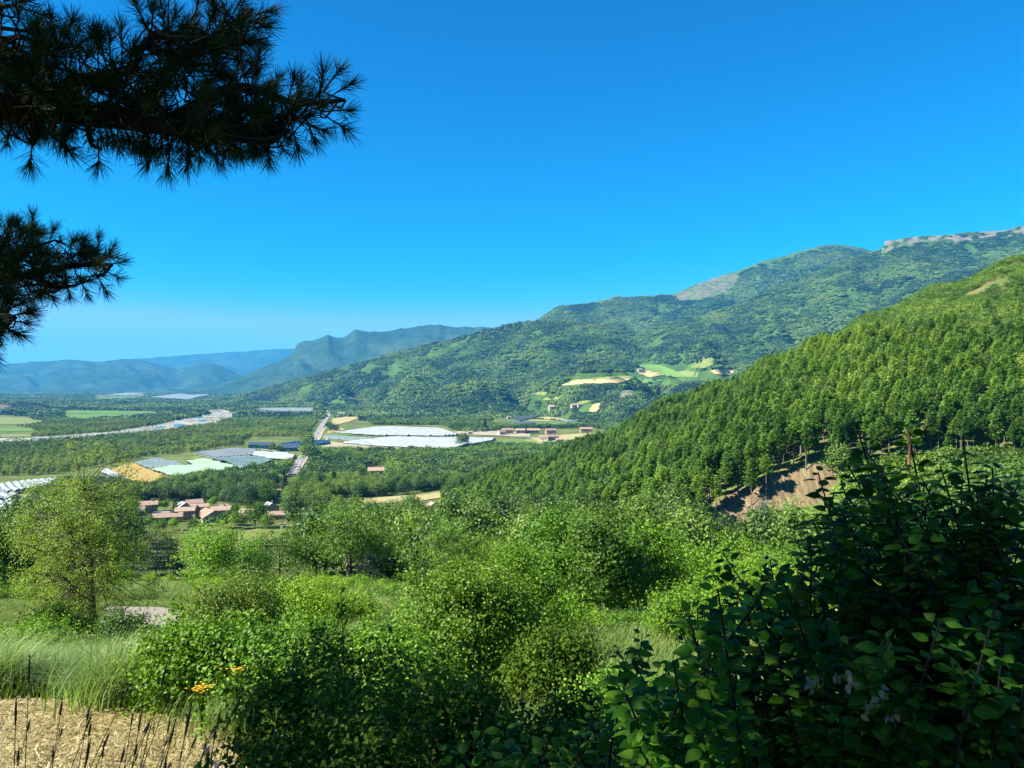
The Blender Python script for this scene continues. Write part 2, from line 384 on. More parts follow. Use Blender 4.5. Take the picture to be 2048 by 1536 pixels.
def groundmat():
    m, n, l = NT('ground')
    P = pos(n); a = noise(n, l, P, .02, 5, .6); b = noise(n, l, P, 1.2, 5, .65); c = noise(n, l, P, .18, 4)
    f = math_(n, l, 'ADD', math_(n, l, 'MULTIPLY', a, .5), math_(n, l, 'ADD', math_(n, l, 'MULTIPLY', b, .3), math_(n, l, 'MULTIPLY', c, .3)))
    col = ramp(n, l, f, [(.35, (.035, .055, .015)), (.5, (.075, .105, .025)), (.62, (.15, .17, .05)), (.75, (.26, .24, .1))])
    at = n.new('ShaderNodeAttribute'); at.attribute_name = 'bare'
    mpb = n.new('ShaderNodeMapping'); l.new(P, mpb.inputs[0]); mpb.inputs['Scale'].default_value = (2.2, .25, .5)
    so_ = ramp(n, l, noise(n, l, mpb.outputs[0], .45, 7, .75), [(.3, (.05, .04, .024)), (.5, (.16, .12, .065)), (.68, (.29, .225, .13))])
    g = math_(n, l, 'ADD', at.outputs['Fac'], math_(n, l, 'MULTIPLY', math_(n, l, 'SUBTRACT', c, .5), .8))
    g = math_(n, l, 'MINIMUM', math_(n, l, 'MAXIMUM', math_(n, l, 'MULTIPLY', math_(n, l, 'SUBTRACT', g, .4), 6), 0), 1)
    col = mixc(n, l, g, col, so_)
    p = n.new('ShaderNodeBsdfPrincipled'); l.new(col, p.inputs['Base Color']); p.inputs['Roughness'].default_value = .95
    p.inputs['Specular IOR Level'].default_value = .05
    bn = n.new('ShaderNodeBump'); bn.inputs['Strength'].default_value = .8; bn.inputs['Distance'].default_value = .15
    l.new(b, bn.inputs['Height']); l.new(bn.outputs[0], p.inputs['Normal'])
    o = n.new('ShaderNodeOutputMaterial'); l.new(p.outputs[0], o.inputs[0]); return m

def inpoly(px, py, poly):
    poly = np.asarray(poly, float); c = np.zeros(np.shape(px), bool); j = len(poly) - 1
    for i in range(len(poly)):
        xi, yi = poly[i]; xj, yj = poly[j]
        if yi != yj:
            c ^= ((yi > py) != (yj > py)) & (px < (xj - xi) * (py - yi) / (yj - yi) + xi)
        j = i
    return c

def proj(P):
    P = np.asarray(P, float); y = np.maximum(P[..., 1], .01)
    return CX + FPX * P[..., 0] / y, CY - FPX * P[..., 2] / y

_d = np.geomspace(2.2, 12000, 6000)
def hit(px, py, lift=0.0, dmin=2.2):
    """where the ray through a pixel meets the ground (+lift)"""
    k = (px - CX) / FPX; t = (py - CY) / FPX
    z = H(k * _d, _d) + lift
    ok = np.nonzero((-t * _d <= z) & (_d > dmin))[0]
    i = ok[0] if len(ok) else len(_d) - 1
    if i > 0 and len(ok):
        a = -t * _d[i - 1] - z[i - 1]; b = -t * _d[i] - z[i]
        f = a / (a - b) if a != b else 0
        d = _d[i - 1] + np.clip(f, 0, 1) * (_d[i] - _d[i - 1])
    else: d = _d[i]
    return np.array([k * d, d, float(H(k * d, d))])

def pinezone(u, y, x):
    """the pine plantation on the near hillside"""
    e = np.interp(u, [880, 1000, 1200, 1350, 1500, 1650, 2300], [440, 320, 215, 193, 197, 203, 200])
    far = np.interp(u, [880, 1000, 1200, 1400, 1700, 1850, 2048, 2300], [600, 690, 740, 640, 410, 350, 300, 300])
    return (u > 885) & (y > e) & (y < far + fbm(x, y, 60, 3, 55) * 70)


BANK = [(1352, 1075), (1400, 1030), (1452, 992), (1548, 946), (1640, 930), (1672, 950), (1650, 1000), (1590, 1020), (1540, 1012), (1480, 1060), (1370, 1105)]
u_, v_ = proj(Vg)
bare = inpoly(u_, v_, BANK) & (Vg[:, 1] > 150) & (Vg[:, 1] < 230)
# dry openings high on the pine hill
hillbare = (Vg[:, 1] > 330) & (Vg[:, 1] < 640) & (u_ > 1700) & (fbm(Vg[:, 0], Vg[:, 1], 40, 3, 21) > .02) & (v_ < 700)
ground = obj('ground', mesh('ground', Vg, [Fg], [groundmat()], True, {'bare': np.where(bare, 1.0, np.where(hillbare, .42, np.where(pinezone(u_, Vg[:, 1], Vg[:, 0]), .38, 0)))}))
tag(ground, kind='structure')

# ------------------------------------------------------------------ mountains: each slope is lofted from its foot to its crest
def loft(name, crest, foot, mat, amp, prof=1.35, gully=500, seed=1, nu=260, ns=90, rough=0, rockf=None, back=.35, link=True):
    crest = np.asarray(crest, float); foot = np.asarray(foot, float)
    U = np.linspace(crest[0, 0], crest[-1, 0], nu)
    cy = np.interp(U, crest[:, 0], crest[:, 1]); cdp = np.interp(U, crest[:, 0], crest[:, 2])
    fd = np.interp(U, foot[:, 0], foot[:, 1]); fz = np.interp(U, foot[:, 0], foot[:, 2])
    cz = -(cy - CY) / FPX * cdp
    def P(u, s):
        c_y = np.interp(u, U, cy); c_d = np.interp(u, U, cdp); f_d = np.interp(u, U, fd); f_z = np.interp(u, U, fz)
        c_z = -(c_y - CY) / FPX * c_d
        d = f_d + (c_d - f_d) * s
        sc = np.clip(s, 0, 1)
        z = f_z + (c_z - f_z) * sc ** prof
        z = np.where(s > 1, c_z - (s - 1) * (c_z - f_z) * 1.1, z)
        x = (u - CX) / FPX * d
        env = np.sin(np.clip(s, 0, 1) * pi) ** .7
        al = (u - CX) / FPX * c_d
        g1 = np.abs(fbm(al + .25 * d, d * .35, gully, 4, seed) * 2); g2 = fbm(x, d, gully * .35, 4, seed + 5)
        z = z + amp * env * (g1 * 1.5 - .5 + .55 * g2)
        if rough: z = z + rough * (fbm(al, d * .2, c_d * .012, 4, seed + 9)) * np.clip((s - .8) * 5, 0, 1)
        return np.stack([x, d, z], -1)
    Sv = np.concatenate([np.linspace(0, 1, ns), 1 + np.linspace(.04, back, 6)])
    UU, SS = np.meshgrid(U, Sv, indexing='ij')
    Q = P(UU, SS)
    V, F = grid_mesh(Q[..., 0], Q[..., 1], Q[..., 2])
    rk = np.zeros(UU.shape) if rockf is None else rockf(UU, SS, Q)
    o = obj(name, mesh(name, V, [F[:, ::-1]], [mat], True, {'rock': rk.ravel()}))
    tag(o, kind='structure')
    o_ = dict(P=P, U=U, rockf=rockf)
    def find(px, py):
        s = np.linspace(0, 1, 400); q = P(np.full(400, float(px)), s); _, v = proj(q)
        i = np.nonzero(v <= py)[0]; i = i[0] if len(i) else 399
        return s[i], q[i]
    o_['find'] = find
    return o_

mm_far = mountmat('far_forest_slope', [(.25, (.012, .03, .022)), (.5, (.026, .056, .034)), (.75, (.06, .095, .05))], 900, 120, bump=.8)
mm_mid = mountmat('mid_forest_slope', [(.2, (.02, .05, .018)), (.45, (.045, .095, .025)), (.7, (.085, .15, .035)), (.95, (.16, .2, .07))], 350, 26, bump=1.0)
mm_near = mountmat('near_forest_slope', [(.2, (.02, .045, .016)), (.45, (.04, .085, .02)), (.7, (.08, .14, .03)), (.95, (.15, .17, .06))], 260, 18, bump=.8, rockc=((.05, .052, .036), (.17, .148, .115)))

loft('distant_range', [(-500, 735, 21000), (200, 724, 21000), (290, 716, 21000), (380, 710, 21000), (410, 708, 21000), (450, 705, 21000), (520, 700, 21000), (590, 696, 21000), (700, 700, 21000), (1000, 720, 21000)],
     [(-500, 15000, -110), (1000, 15000, -110)], mm_far, 160, 1.2, 1800, 31, rough=60)
loft('left_range', [(-500, 745, 14500), (-100, 735, 14500), (0, 731, 14500), (60, 724, 14300), (100, 722, 14200), (135, 719, 14200), (178, 722, 14100), (190, 724, 14100), (245, 718, 14000), (290, 722, 13800), (320, 729, 13600), (355, 740, 13400), (400, 728, 13000), (418, 726, 13000), (450, 735, 12800), (470, 747, 12500), (520, 765, 12000), (600, 785, 11500)],
     [(-500, 10500, -110), (400, 10500, -110), (600, 10500, -110)], mm_far, 170, 1.1, 1500, 12, rough=40)
loft('rocky_range', [(360, 782, 9500), (430, 772, 9600), (470, 758, 9700), (520, 738, 9800), (560, 722, 9900), (588, 704, 9900), (594, 688, 9900), (602, 684, 9900), (625, 681, 9900), (645, 673, 9900), (656, 669, 9900), (668, 674, 9900), (688, 676, 9900), (700, 668, 9900), (708, 661, 9900), (716, 660, 9900), (735, 664, 9900), (770, 662, 9900), (800, 657, 9900), (840, 652, 9900), (868, 650, 9900), (878, 647, 9900), (890, 653, 9900), (920, 654, 9900), (955, 653, 9900), (985, 657, 9900), (1060, 668, 9900), (1150, 690, 9900)],
     [(360, 7600, -110), (500, 7000, -110), (1150, 6000, -60)], mm_far, 140, 1.35, 900, 44, rough=45,
     rockf=lambda u, s, q: np.where((s > .86) & (u > 580) & (u < 740), .28 * (s - .8) * 5, 0))
def rockB(u, s, q):
    _, v = proj(q)
    k = np.where(inpoly(u, v, [(1345, 590), (1390, 570), (1450, 545), (1482, 550), (1465, 575), (1440, 590), (1400, 600), (1360, 602)]), .5, 0)
    k = np.maximum(k, np.where((s > .965) & (u > 1480) & (u < 1600), .22, 0))
    return np.maximum(k, np.where(inpoly(u, v, [(1220, 592), (1260, 596), (1275, 640), (1235, 640)]), .25, 0))
LB = loft('main_mountain', [(1000, 690, 6300), (1060, 652, 6300), (1085, 636, 6300), (1108, 620, 6300), (1130, 611, 6300), (1180, 604, 6300), (1215, 600, 6300), (1232, 591, 6300), (1262, 594, 6300), (1300, 591, 6300), (1345, 589, 6300), (1380, 574, 6300), (1430, 555, 6300), (1452, 547, 6300), (1466, 545, 6300), (1482, 540, 6300), (1520, 524, 6300), (1560, 514, 6300), (1600, 502, 6300), (1640, 492, 6300), (1662, 488, 6300), (1700, 491, 6300), (1740, 500, 6300), (1790, 520, 6300), (1900, 560, 6300)],
     [(1000, 4700, -60), (1900, 4300, 100)], mm_mid, 270, 1.2, 700, 5, rough=26, rockf=rockB)
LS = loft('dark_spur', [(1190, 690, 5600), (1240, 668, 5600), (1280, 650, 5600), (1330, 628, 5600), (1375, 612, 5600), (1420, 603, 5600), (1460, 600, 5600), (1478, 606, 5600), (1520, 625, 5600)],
     [(1190, 4600, 20), (1520, 4600, 120)], mountmat('dark_forest_slope', [(.2, (.012, .03, .018)), (.8, (.04, .075, .03))], 400, 26, attr=False), 40, 1.1, 500, 15, rough=14)  # darker forest tones than on the mountain behind
def rockA(u, s, q):
    _, v = proj(q)
    top = inpoly(u, v, [(1764, 503), (1772, 478), (1830, 465), (1900, 460), (2048, 440), (2350, 400), (2350, 470), (2048, 472), (1990, 474), (1905, 486), (1900, 480), (1850, 482), (1800, 494), (1770, 504)])
    ban = fbm(u * 6, s * 3000, 60, 3, 8) > -.12
    k = np.where(top & ban, .62, 0)
    k = np.maximum(k, np.where(inpoly(u, v, [(1242, 778), (1262, 770), (1272, 782), (1250, 800), (1236, 797)]), .6, 0))
    return k
LA = loft('forest_slope', [(360, 806, 5100), (430, 800, 5000), (480, 788, 5000), (560, 769, 5000), (650, 745, 4900), (750, 718, 4800), (850, 689, 4700), (920, 674, 4650), (960, 663, 4600), (995, 654, 4600), (1030, 645, 4500), (1080, 641, 4400), (1160, 643, 4300), (1230, 652, 4250), (1290, 668, 4200), (1330, 655, 4200), (1400, 632, 4300), (1475, 607, 4400), (1590, 560, 4500), (1680, 525, 4600), (1745, 503, 4700), (1764, 500, 4700), (1771, 482, 4700), (1790, 479, 4700), (1830, 474, 4700), (1900, 470, 4700), (1960, 464, 4700), (2015, 460, 4700), (2040, 452, 4700), (2060, 449, 4700), (2150, 440, 4700), (2350, 415, 4700)],
     [(360, 4950, -111), (430, 4600, -111), (650, 3250, -111), (760, 2900, -111), (900, 2600, -111), (1100, 2350, -111), (1300, 1900, -111), (1500, 1750, -111), (1745, 1650, -111), (2350, 1500, -111)], mm_near, 210, 1.3, 560, 77, nu=420, ns=150, rough=10, rockf=rockA)
LK_ = loft('rocky_knoll', [(-260, 812, 3500), (-100, 803, 3500), (0, 804, 3500), (40, 804, 3500), (75, 808, 3500), (105, 816, 3450), (135, 832, 3400)],
     [(-260, 2750, -111), (135, 3250, -111)], mountmat('knoll', [(.2, (.03, .05, .02)), (.6, (.08, .09, .04)), (.9, (.2, .17, .11))], 120, 25), 10, 1.0, 200, 3,
     rockf=lambda u, s, q: np.where(inpoly(*proj(q), [(-60, 812), (0, 808), (22, 812), (10, 828), (-30, 832)]), .7, 0))

# ------------------------------------------------------------------ haze
hb = MB(); box(hb, -24000, 26000, -300, 30000, -130, 1700)
hz = obj('haze', hb.mesh('haze', None)); hz.data.materials.clear()
hm, n, l = NT('haze')
pv = n.new('ShaderNodeVolumePrincipled'); pv.inputs['Color'].default_value = (.07, .5, 1, 1)
pv.inputs['Density'].default_value = 4.0e-5; pv.inputs['Anisotropy'].default_value = .0
ho = n.new('ShaderNodeOutputMaterial'); l.new(pv.outputs[0], ho.inputs['Volume'])
hz.data.materials.append(hm); tag(hz, 'thin bluish air over the valley and the far ranges', 'haze', kind='stuff')

# ------------------------------------------------------------------ tree builders
def crown_clusters(n, rad, lump=.35, seed=0, low=-1.0, shell=.55):
    """cluster centres inside an uneven ellipsoid"""
    r = np.random.default_rng(seed)
    D = unit(r.normal(size=(n * 3, 3))); D = D[D[:, 2] > low][:n]
    az = np.arctan2(D[:, 1], D[:, 0])
    lum = np.clip(1 + lump * (np.sin(az * 3 + seed) * .4 + np.sin(az * 5 + D[:, 2] * 4 + seed * 2) * .4 + r.normal(size=len(D)) * .35), .45, 1.25)
    k = (shell + (1 - shell) * r.random(len(D)) ** .6)
    return D * (k * lum)[:, None] * np.asarray(rad)[None], D

def tree_meshes(key, h, rad, cz, ncl, nleaf, lsize, clr, mat, bark='bark', seed=0, trunk_r=None, tmpl=L4, low=-.75, lean=(0, 0), limbs=7, shell=.5, lump=.35, forks=True, droop=.2, shoots=0):
    """trunk mesh (trunk, limbs, branches) and crown mesh (leaf clusters); origin at the foot"""
    global R
    R_old = R; R = np.random.default_rng(seed + 100)
    trunk_r = trunk_r or h * .022
    Cc, D = crown_clusters(ncl, rad, lump, seed, low, shell); ctr = np.array([lean[0], lean[1], cz]); Cc = Cc + ctr
    tm = MB()
    ax = curve([(0, 0, -.3), (lean[0] * .2 + R.normal() * h * .01, lean[1] * .2, h * .3), (lean[0] * .7 + R.normal() * h * .02, lean[1] * .7, h * .6), (lean[0], lean[1], min(h * .9, cz + rad[2] * .7))], 14)
    tube(tm, ax, np.linspace(1, .18, 14) * trunk_r, 7)
    if forks:
        # main limbs towards groups of clusters, then a branch to each cluster
        G = Cc[R.choice(len(Cc), min(limbs, len(Cc)), replace=False)] * 1.0
        G = ctr + (G - ctr) * .62; LP = []
        for g in G:
            b = ax[np.clip(int((g[2] - rad[2] * .45) / (h * .9) * 13), 3, 11)]
            mid = (b + g) / 2 + np.array([0, 0, -.06 * h]) * .4 + R.normal(size=3) * h * .015
            c = curve([b, mid, g], 9); tube(tm, c, np.linspace(.42, .12, 9) * trunk_r, 5); LP.append(c[3:])
        LP.append(ax[5:]); LP = np.vstack(LP)
        for q in Cc[: (400 if nleaf * ncl > 8000 else 60)]:
            b = LP[np.argmin(((LP - q) ** 2).sum(1) + R.random(len(LP)) * .3 * rad[0] ** 2 * .1)]
            c = curve([b, (b + q) / 2 + R.normal(size=3) * np.linalg.norm(q - b) * .1, q], 5)
            tube(tm, c, np.linspace(.16, .05, 5) * trunk_r, 4)
    lm = MB()
    P = np.repeat(Cc, nleaf, 0); N = np.repeat(D, nleaf, 0)
    if nleaf >= 60:
        nt = nleaf // 9; tw = R.normal(size=(len(Cc) * nt, 3)) * clr * np.array([1, 1, .7]) * .6
        off = np.repeat(tw, 9, 0); rest = nleaf - nt * 9
        P = np.repeat(Cc, nt * 9, 0); N = np.repeat(D, nt * 9, 0); off = off + R.normal(size=off.shape) * lsize * 1.15
        keep = R.random(len(P)) < .93; P, N, off = P[keep], N[keep], off[keep]
    else: off = R.normal(size=P.shape) * clr * np.array([1, 1, .7]) * .55
    P = P + off; N = N * .6 + unit(off) * .6 + np.array([0, 0, .45])
    leaves(lm, P, N, lsize, tmpl, droop, .85)
    if shoots:                                  # long shoots breaking the outline
        i = R.choice(len(Cc), shoots); PP = []; NN = []
        for q, d in zip(Cc[i], D[i]):
            d = unit(d * [1, 1, .5] + R.normal(size=3) * .35 + [0, 0, .55]); L_ = rad[0] * R.uniform(.25, .62); e = q + d * L_ + [0, 0, -.12 * L_]
            c = curve([q, q + d * L_ * .5, e], 8); tube(tm, c, np.linspace(.012, .003, 8) * min(1.5, h * .25), 3)
            m = int(np.clip(L_ / lsize * 3.4, 8, 34)); k = R.integers(0, 8, m); PP.append(c[k] + R.normal(size=(m, 3)) * lsize * .55); NN.append(np.tile(d * .3 + [0, 0, .7], (m, 1)))
        leaves(lm, np.vstack(PP), np.vstack(NN), lsize, tmpl, droop, .8)
    R = R_old
    return tm.mesh(key + '_trunk', M[bark], True), lm.mesh(key + '_crown', M[mat] if isinstance(mat, str) else mat)

def pine_meshes(key, h, w, mat, seed=0, bare=.45, whorls=13, dens=26, lsize=.55, per=7, needles_up=.6):
    """dark pine: straight pale trunk, storeys of flat upswept boughs"""
    r = np.random.default_rng(seed); tm = MB(); lm = MB()
    ax = curve([(0, 0, -.4), (r.normal() * .15, r.normal() * .15, h * .5), (r.normal() * .2, r.normal() * .2, h)], 9)
    tube(tm, ax, np.linspace(1, .12, 9) * h * .013, 6)
    PP = []; NN = []; XX = []
    for k in range(whorls):
        t = k / (whorls - 1); z = h * (bare + (1 - bare) * t * .97)
        L = w * (1 - t) ** .75 * (.55 + .45 * min(1, t * 4 + .4)) + .25
        for a in r.uniform(0, 2 * pi) + np.arange(per) * 2 * pi / per + r.normal(size=per) * .25:
            l_ = L * r.uniform(.55, 1.15); d = np.array([math.cos(a), math.sin(a), 0])
            c = np.array([[0, 0, z], d * l_ * .6 + [0, 0, z - .02 * l_], d * l_ + [0, 0, z + .22 * l_]])
            if k % 2 == 0: tube(tm, c, [h * .003, h * .002, h * .001], 3)
            m = max(3, int(dens * l_ / w)); s = r.random(m) ** .6
            p = d * (s * l_)[:, None] + np.array([0, 0, z])[None] + np.stack([r.normal(size=m) * .17 * (1.3 - s), r.normal(size=m) * .17 * (1.3 - s), s ** 2 * .22 * l_ + r.normal(size=m) * .07], -1)
            PP.append(p); NN.append(np.repeat(d[None] * .35 + np.array([[0, 0, needles_up + .3]]), m, 0)); XX.append(np.repeat(d[None], m, 0) * .9 + r.normal(size=(m, 3)) * [.6, .6, .25] + [0, 0, .35])
    for z in np.linspace(h * .15, h * bare, 7):                # dead stubs
        a = r.uniform(0, 6.28); tube(tm, [[0, 0, z], [math.cos(a) * w * .4, math.sin(a) * w * .4, z + .1]], [.03, .01], 3)
    P = np.vstack(PP); N = np.vstack(NN)
    global R
    R_old = R; R = np.random.default_rng(seed + 5)
    V, F = stamp([(0, -.1, 0), (.55, -.17, .04), (1, 0, 0), (.5, .17, -.02)], [(0, 1, 2, 3)], P, np.vstack(XX), N + R.normal(size=P.shape) * .4, lsize * R.uniform(.7, 1.3, len(P))); lm.add(V, F); R = R_old
    return tm.mesh(key + '_trunk', M['pinebark'], True), lm.mesh(key + '_crown', M[mat])

def join(meshes, name):
    V = []; F = {3: [], 4: []}; mats = []; mi = []; n = 0
    out = MB(); idx = []
    for me in meshes:
        v = np.empty(len(me.vertices) * 3, np.float32); me.vertices.foreach_get('co', v)
        lv = np.empty(len(me.loops), np.int32); me.loops.foreach_get('vertex_index', lv)
        ls = np.empty(len(me.polygons), np.int32); me.polygons.foreach_get('loop_total', ls)
        assert ls.min() == ls.max()
        out.add(v.reshape(-1, 3), lv.reshape(-1, ls[0])); idx.append((ls[0], len(ls), me.materials[0]))
    V, Fs = out.get(); mats = []
    m = []
    for kk in (3, 4):
        for k, c, mt in idx:
            if k == kk:
                if mt not in mats: mats.append(mt)
                m.append(np.full(c, mats.index(mt), np.int32))
    me = mesh(name, V, Fs, mats); me.polygons.foreach_set('material_index', np.concatenate(m)); return me

def scatter(name, P, scale, rot, protos, label, cat, seed=0, names=None):
    """one stuff object: points carrying instances of a few prototype meshes"""
    P = np.asarray(P, float); k = len(P)
    r = np.random.default_rng(seed)
    me = bpy.data.meshes.new(name); me.vertices.add(k); me.vertices.foreach_set('co', P.astype(np.float32).ravel())
    for nm, v in (('sc', scale), ('rz', rot)):
        a = me.attributes.new(nm, 'FLOAT', 'POINT'); a.data.foreach_set('value', np.asarray(v, np.float32))
    ty = r.integers(0, len(protos), k)
    a = me.attributes.new('ty', 'INT', 'POINT'); a.data.foreach_set('value', ty.astype(np.int32))
    o = obj(name, me); tag(o, label, cat, kind='stuff')
    g = bpy.data.node_groups.new(name, 'GeometryNodeTree')
    g.interface.new_socket('Geometry', in_out='INPUT', socket_type='NodeSocketGeometry')
    g.interface.new_socket('Geometry', in_out='OUTPUT', socket_type='NodeSocketGeometry')
    N, L = g.nodes, g.links
    gi = N.new('NodeGroupInput'); go = N.new('NodeGroupOutput'); jn = N.new('GeometryNodeJoinGeometry')
    def attr(nm, t='FLOAT'):
        q = N.new('GeometryNodeInputNamedAttribute'); q.data_type = t; q.inputs[0].default_value = nm; return q.outputs[0]
    for i, pm in enumerate(protos):
        po = bpy.data.objects.new(name + '_kind', pm)
        oi = N.new('GeometryNodeObjectInfo'); oi.inputs['Object'].default_value = po; oi.inputs['As Instance'].default_value = True
        ip = N.new('GeometryNodeInstanceOnPoints'); cmp = N.new('FunctionNodeCompare'); cmp.data_type = 'INT'; cmp.operation = 'EQUAL'
        L.new(attr('ty', 'INT'), cmp.inputs[2]); cmp.inputs[3].default_value = i
        L.new(cmp.outputs[0], ip.inputs['Selection']); L.new(gi.outputs[0], ip.inputs['Points']); L.new(oi.outputs['Geometry'], ip.inputs['Instance'])
        cx = N.new('ShaderNodeCombineXYZ'); L.new(attr('rz'), cx.inputs[2]); L.new(cx.outputs[0], ip.inputs['Rotation'])
        L.new(attr('sc'), ip.inputs['Scale']); L.new(ip.outputs[0], jn.inputs[0])
    L.new(jn.outputs[0], go.inputs[0])
    md = o.modifiers.new('scatter', 'NODES'); md.node_group = g
    return o

# ------------------------------------------------------------------ clearings: (px, py) outlines where no trees stand
FIELDS = []      # (outline, material key, name, label, category)
def roadline(): return [(572, 962), (590, 938), (601, 920), (613, 900), (625, 880), (638, 860), (650, 842), (661, 829), (656, 821)]
CLEAR = [
 [(540, 990), (575, 944), (600, 897), (618, 866), (645, 832), (651, 820), (664, 820), (672, 834), (660, 848), (648, 866), (636, 885), (622, 912), (612, 945), (600, 985)],      # road corridor
 [(380, 906), (470, 892), (600, 900), (612, 912), (590, 925), (545, 935), (490, 945), (400, 960), (345, 968), (230, 975), (200, 940), (262, 920), (316, 911)],  # fields in the middle
 [(485, 890), (500, 875), (625, 872), (625, 905), (485, 905)],                                      # sheds
 [(-200, 962), (0, 955), (120, 948), (210, 930), (262, 955), (258, 980), (110, 972), (95, 1000), (65, 1012), (62, 1032), (-200, 1060)],
 [(630, 885), (660, 850), (655, 836), (720, 832), (745, 850), (880, 850), (925, 866), (1000, 862), (1060, 866), (1205, 858), (1215, 868), (1130, 892), (1075, 895), (985, 895), (925, 905), (860, 905), (640, 905)],
 [(-200, 885), (0, 878), (150, 872), (330, 856), (380, 845), (430, 833), (400, 822), (440, 816), (470, 824), (475, 838), (430, 850), (330, 862), (230, 875), (130, 884), (0, 893), (-200, 900)],  # river
 [(-200, 830), (0, 830), (60, 833), (92, 845), (50, 851), (-200, 852)],
 [(-200, 853), (0, 852), (60, 856), (75, 866), (-200, 866)], [(-200, 868), (0, 867), (72, 868), (62, 876), (-200, 878)],
 [(118, 824), (135, 820), (310, 822), (318, 830), (250, 836), (150, 841), (118, 836)],
 [(285, 795), (405, 782), (422, 790), (375, 801)], [(500, 815), (630, 814), (630, 826), (540, 826)],
 [(185, 790), (290, 783), (292, 796), (190, 800)],
 [(975, 838), (1100, 826), (1130, 822), (1180, 828), (1215, 834), (1215, 852), (1060, 856), (975, 850)],
 [(258, 1012), (300, 1003), (420, 1003), (472, 1012), (470, 1045), (330, 1055), (258, 1035)],        # village
 [(487, 1018), (535, 1010), (575, 1018), (578, 1040), (487, 1042)],
 [(468, 1065), (520, 1052), (590, 1050), (660, 1058), (655, 1085), (560, 1092), (475, 1095)],
 [(728, 935), (775, 930), (775, 955), (730, 955)], [(855, 1000), (880, 1000), (880, 1022), (855, 1022)],
 [(640, 997), (760, 993), (900, 978), (895, 1000), (820, 1010), (655, 1010)],
 [(355, 1105), (372, 1098), (372, 1130), (355, 1130)],
]
CLEAR_A = [   # clearings on the far slope
 [(1112, 774), (1150, 755), (1145, 744), (1260, 742), (1275, 730), (1330, 728), (1400, 724), (1430, 710), (1425, 736), (1480, 738), (1475, 755), (1390, 764), (1330, 770), (1240, 771), (1200, 766), (1120, 778)],
 [(1060, 794), (1062, 785), (1098, 786), (1100, 796), (1135, 787), (1120, 801), (1084, 804)],
 [(1141, 812), (1160, 802), (1192, 797), (1190, 806), (1212, 803), (1208, 822), (1175, 828)],
 [(662, 800), (690, 798), (690, 808), (662, 808)]]

def cleared(u, v, polys):
    m = np.zeros(np.shape(u), bool)
    for p in polys: m |= inpoly(u, v, p)
    return m

# ------------------------------------------------------------------ wood and forest over the ground
def points(n, d0, d1, umin=-160, umax=2210, power=2.0):
    """points spread evenly over the ground between two depths inside a fan wider than the view"""
    d = (d0 ** power + R.random(n) * (d1 ** power - d0 ** power)) ** (1 / power)
    u = R.uniform(umin, umax, n); x = (u - CX) / FPX * d
    return x, d, H(x, d)

def thin(x, y, cell):
    k = (np.floor(x / cell).astype(np.int64) << 32) + (np.floor(y / cell).astype(np.int64) & 0xffffffff)
    _, i = np.unique(k, return_index=True); return np.sort(i)

broad = [tree_meshes('valley_tree', 9, (3.6, 3.6, 3.6), 5.4, 70, 26, .62, 1.5, 'tree', seed=s, limbs=5, lump=.45) for s in (1, 2, 3)]
broad += [tree_meshes('valley_tree', 11, (3.0, 3.0, 4.6), 6.6, 70, 26, .6, 1.4, 'tree', seed=s, limbs=5, lump=.4) for s in (4,)]
bj = [join(b, 'valley_tree') for b in broad]
pines = [pine_meshes('pine', 11.5, 1.9, 'pine', seed=s, bare=b, lsize=.5, dens=100, whorls=12, per=8) for s, b in ((1, .42), (2, .5), (3, .36), (4, .55))]
pj = [join(b, 'pine') for b in pines]
low = [join(tree_meshes('low_tree', 9, (3.8, 3.8, 3.7), 5.0, 26, 9, 1.7, 1.9, 'tree', seed=s, forks=False, lump=.45), 'low_tree') for s in (11, 12, 13)]
riv = [join(tree_meshes('riverside_tree', 8, (2.3, 2.3, 3.8), 4.4, 24, 9, 1.25, 1.2, 'river_t', seed=s, forks=False, lump=.35), 'riverside_tree') for s in (21, 22)]
shr = [join(tree_meshes('hill_shrub', 3.2, (2.1, 2.1, 1.5), 1.5, 30, 12, .5, .9, 'shrub', seed=s, forks=False, lump=.35, low=-.3), 'hill_shrub') for s in (31, 32)]
def patch_mesh(seed, mat='far'):
    r = np.random.default_rng(seed); ms = MB(); global R; Ro = R; R = r
    for k in range(13):
        c = np.array([r.uniform(-16, 16), r.uniform(-16, 16), r.uniform(2.8, 4.5)]); q = r.uniform(.75, 1.25)
        cc, D = crown_clusters(30, (4.6 * q, 4.6 * q, 4.4 * q), .4, seed + k, -.3, .75)
        leaves(ms, cc + c, D + [0, 0, .3], 4.6 * q, LC, 0, .28)
    R = Ro
    return ms.mesh('canopy_patch', M[mat])
far = [patch_mesh(s) for s in (41, 42, 43)]

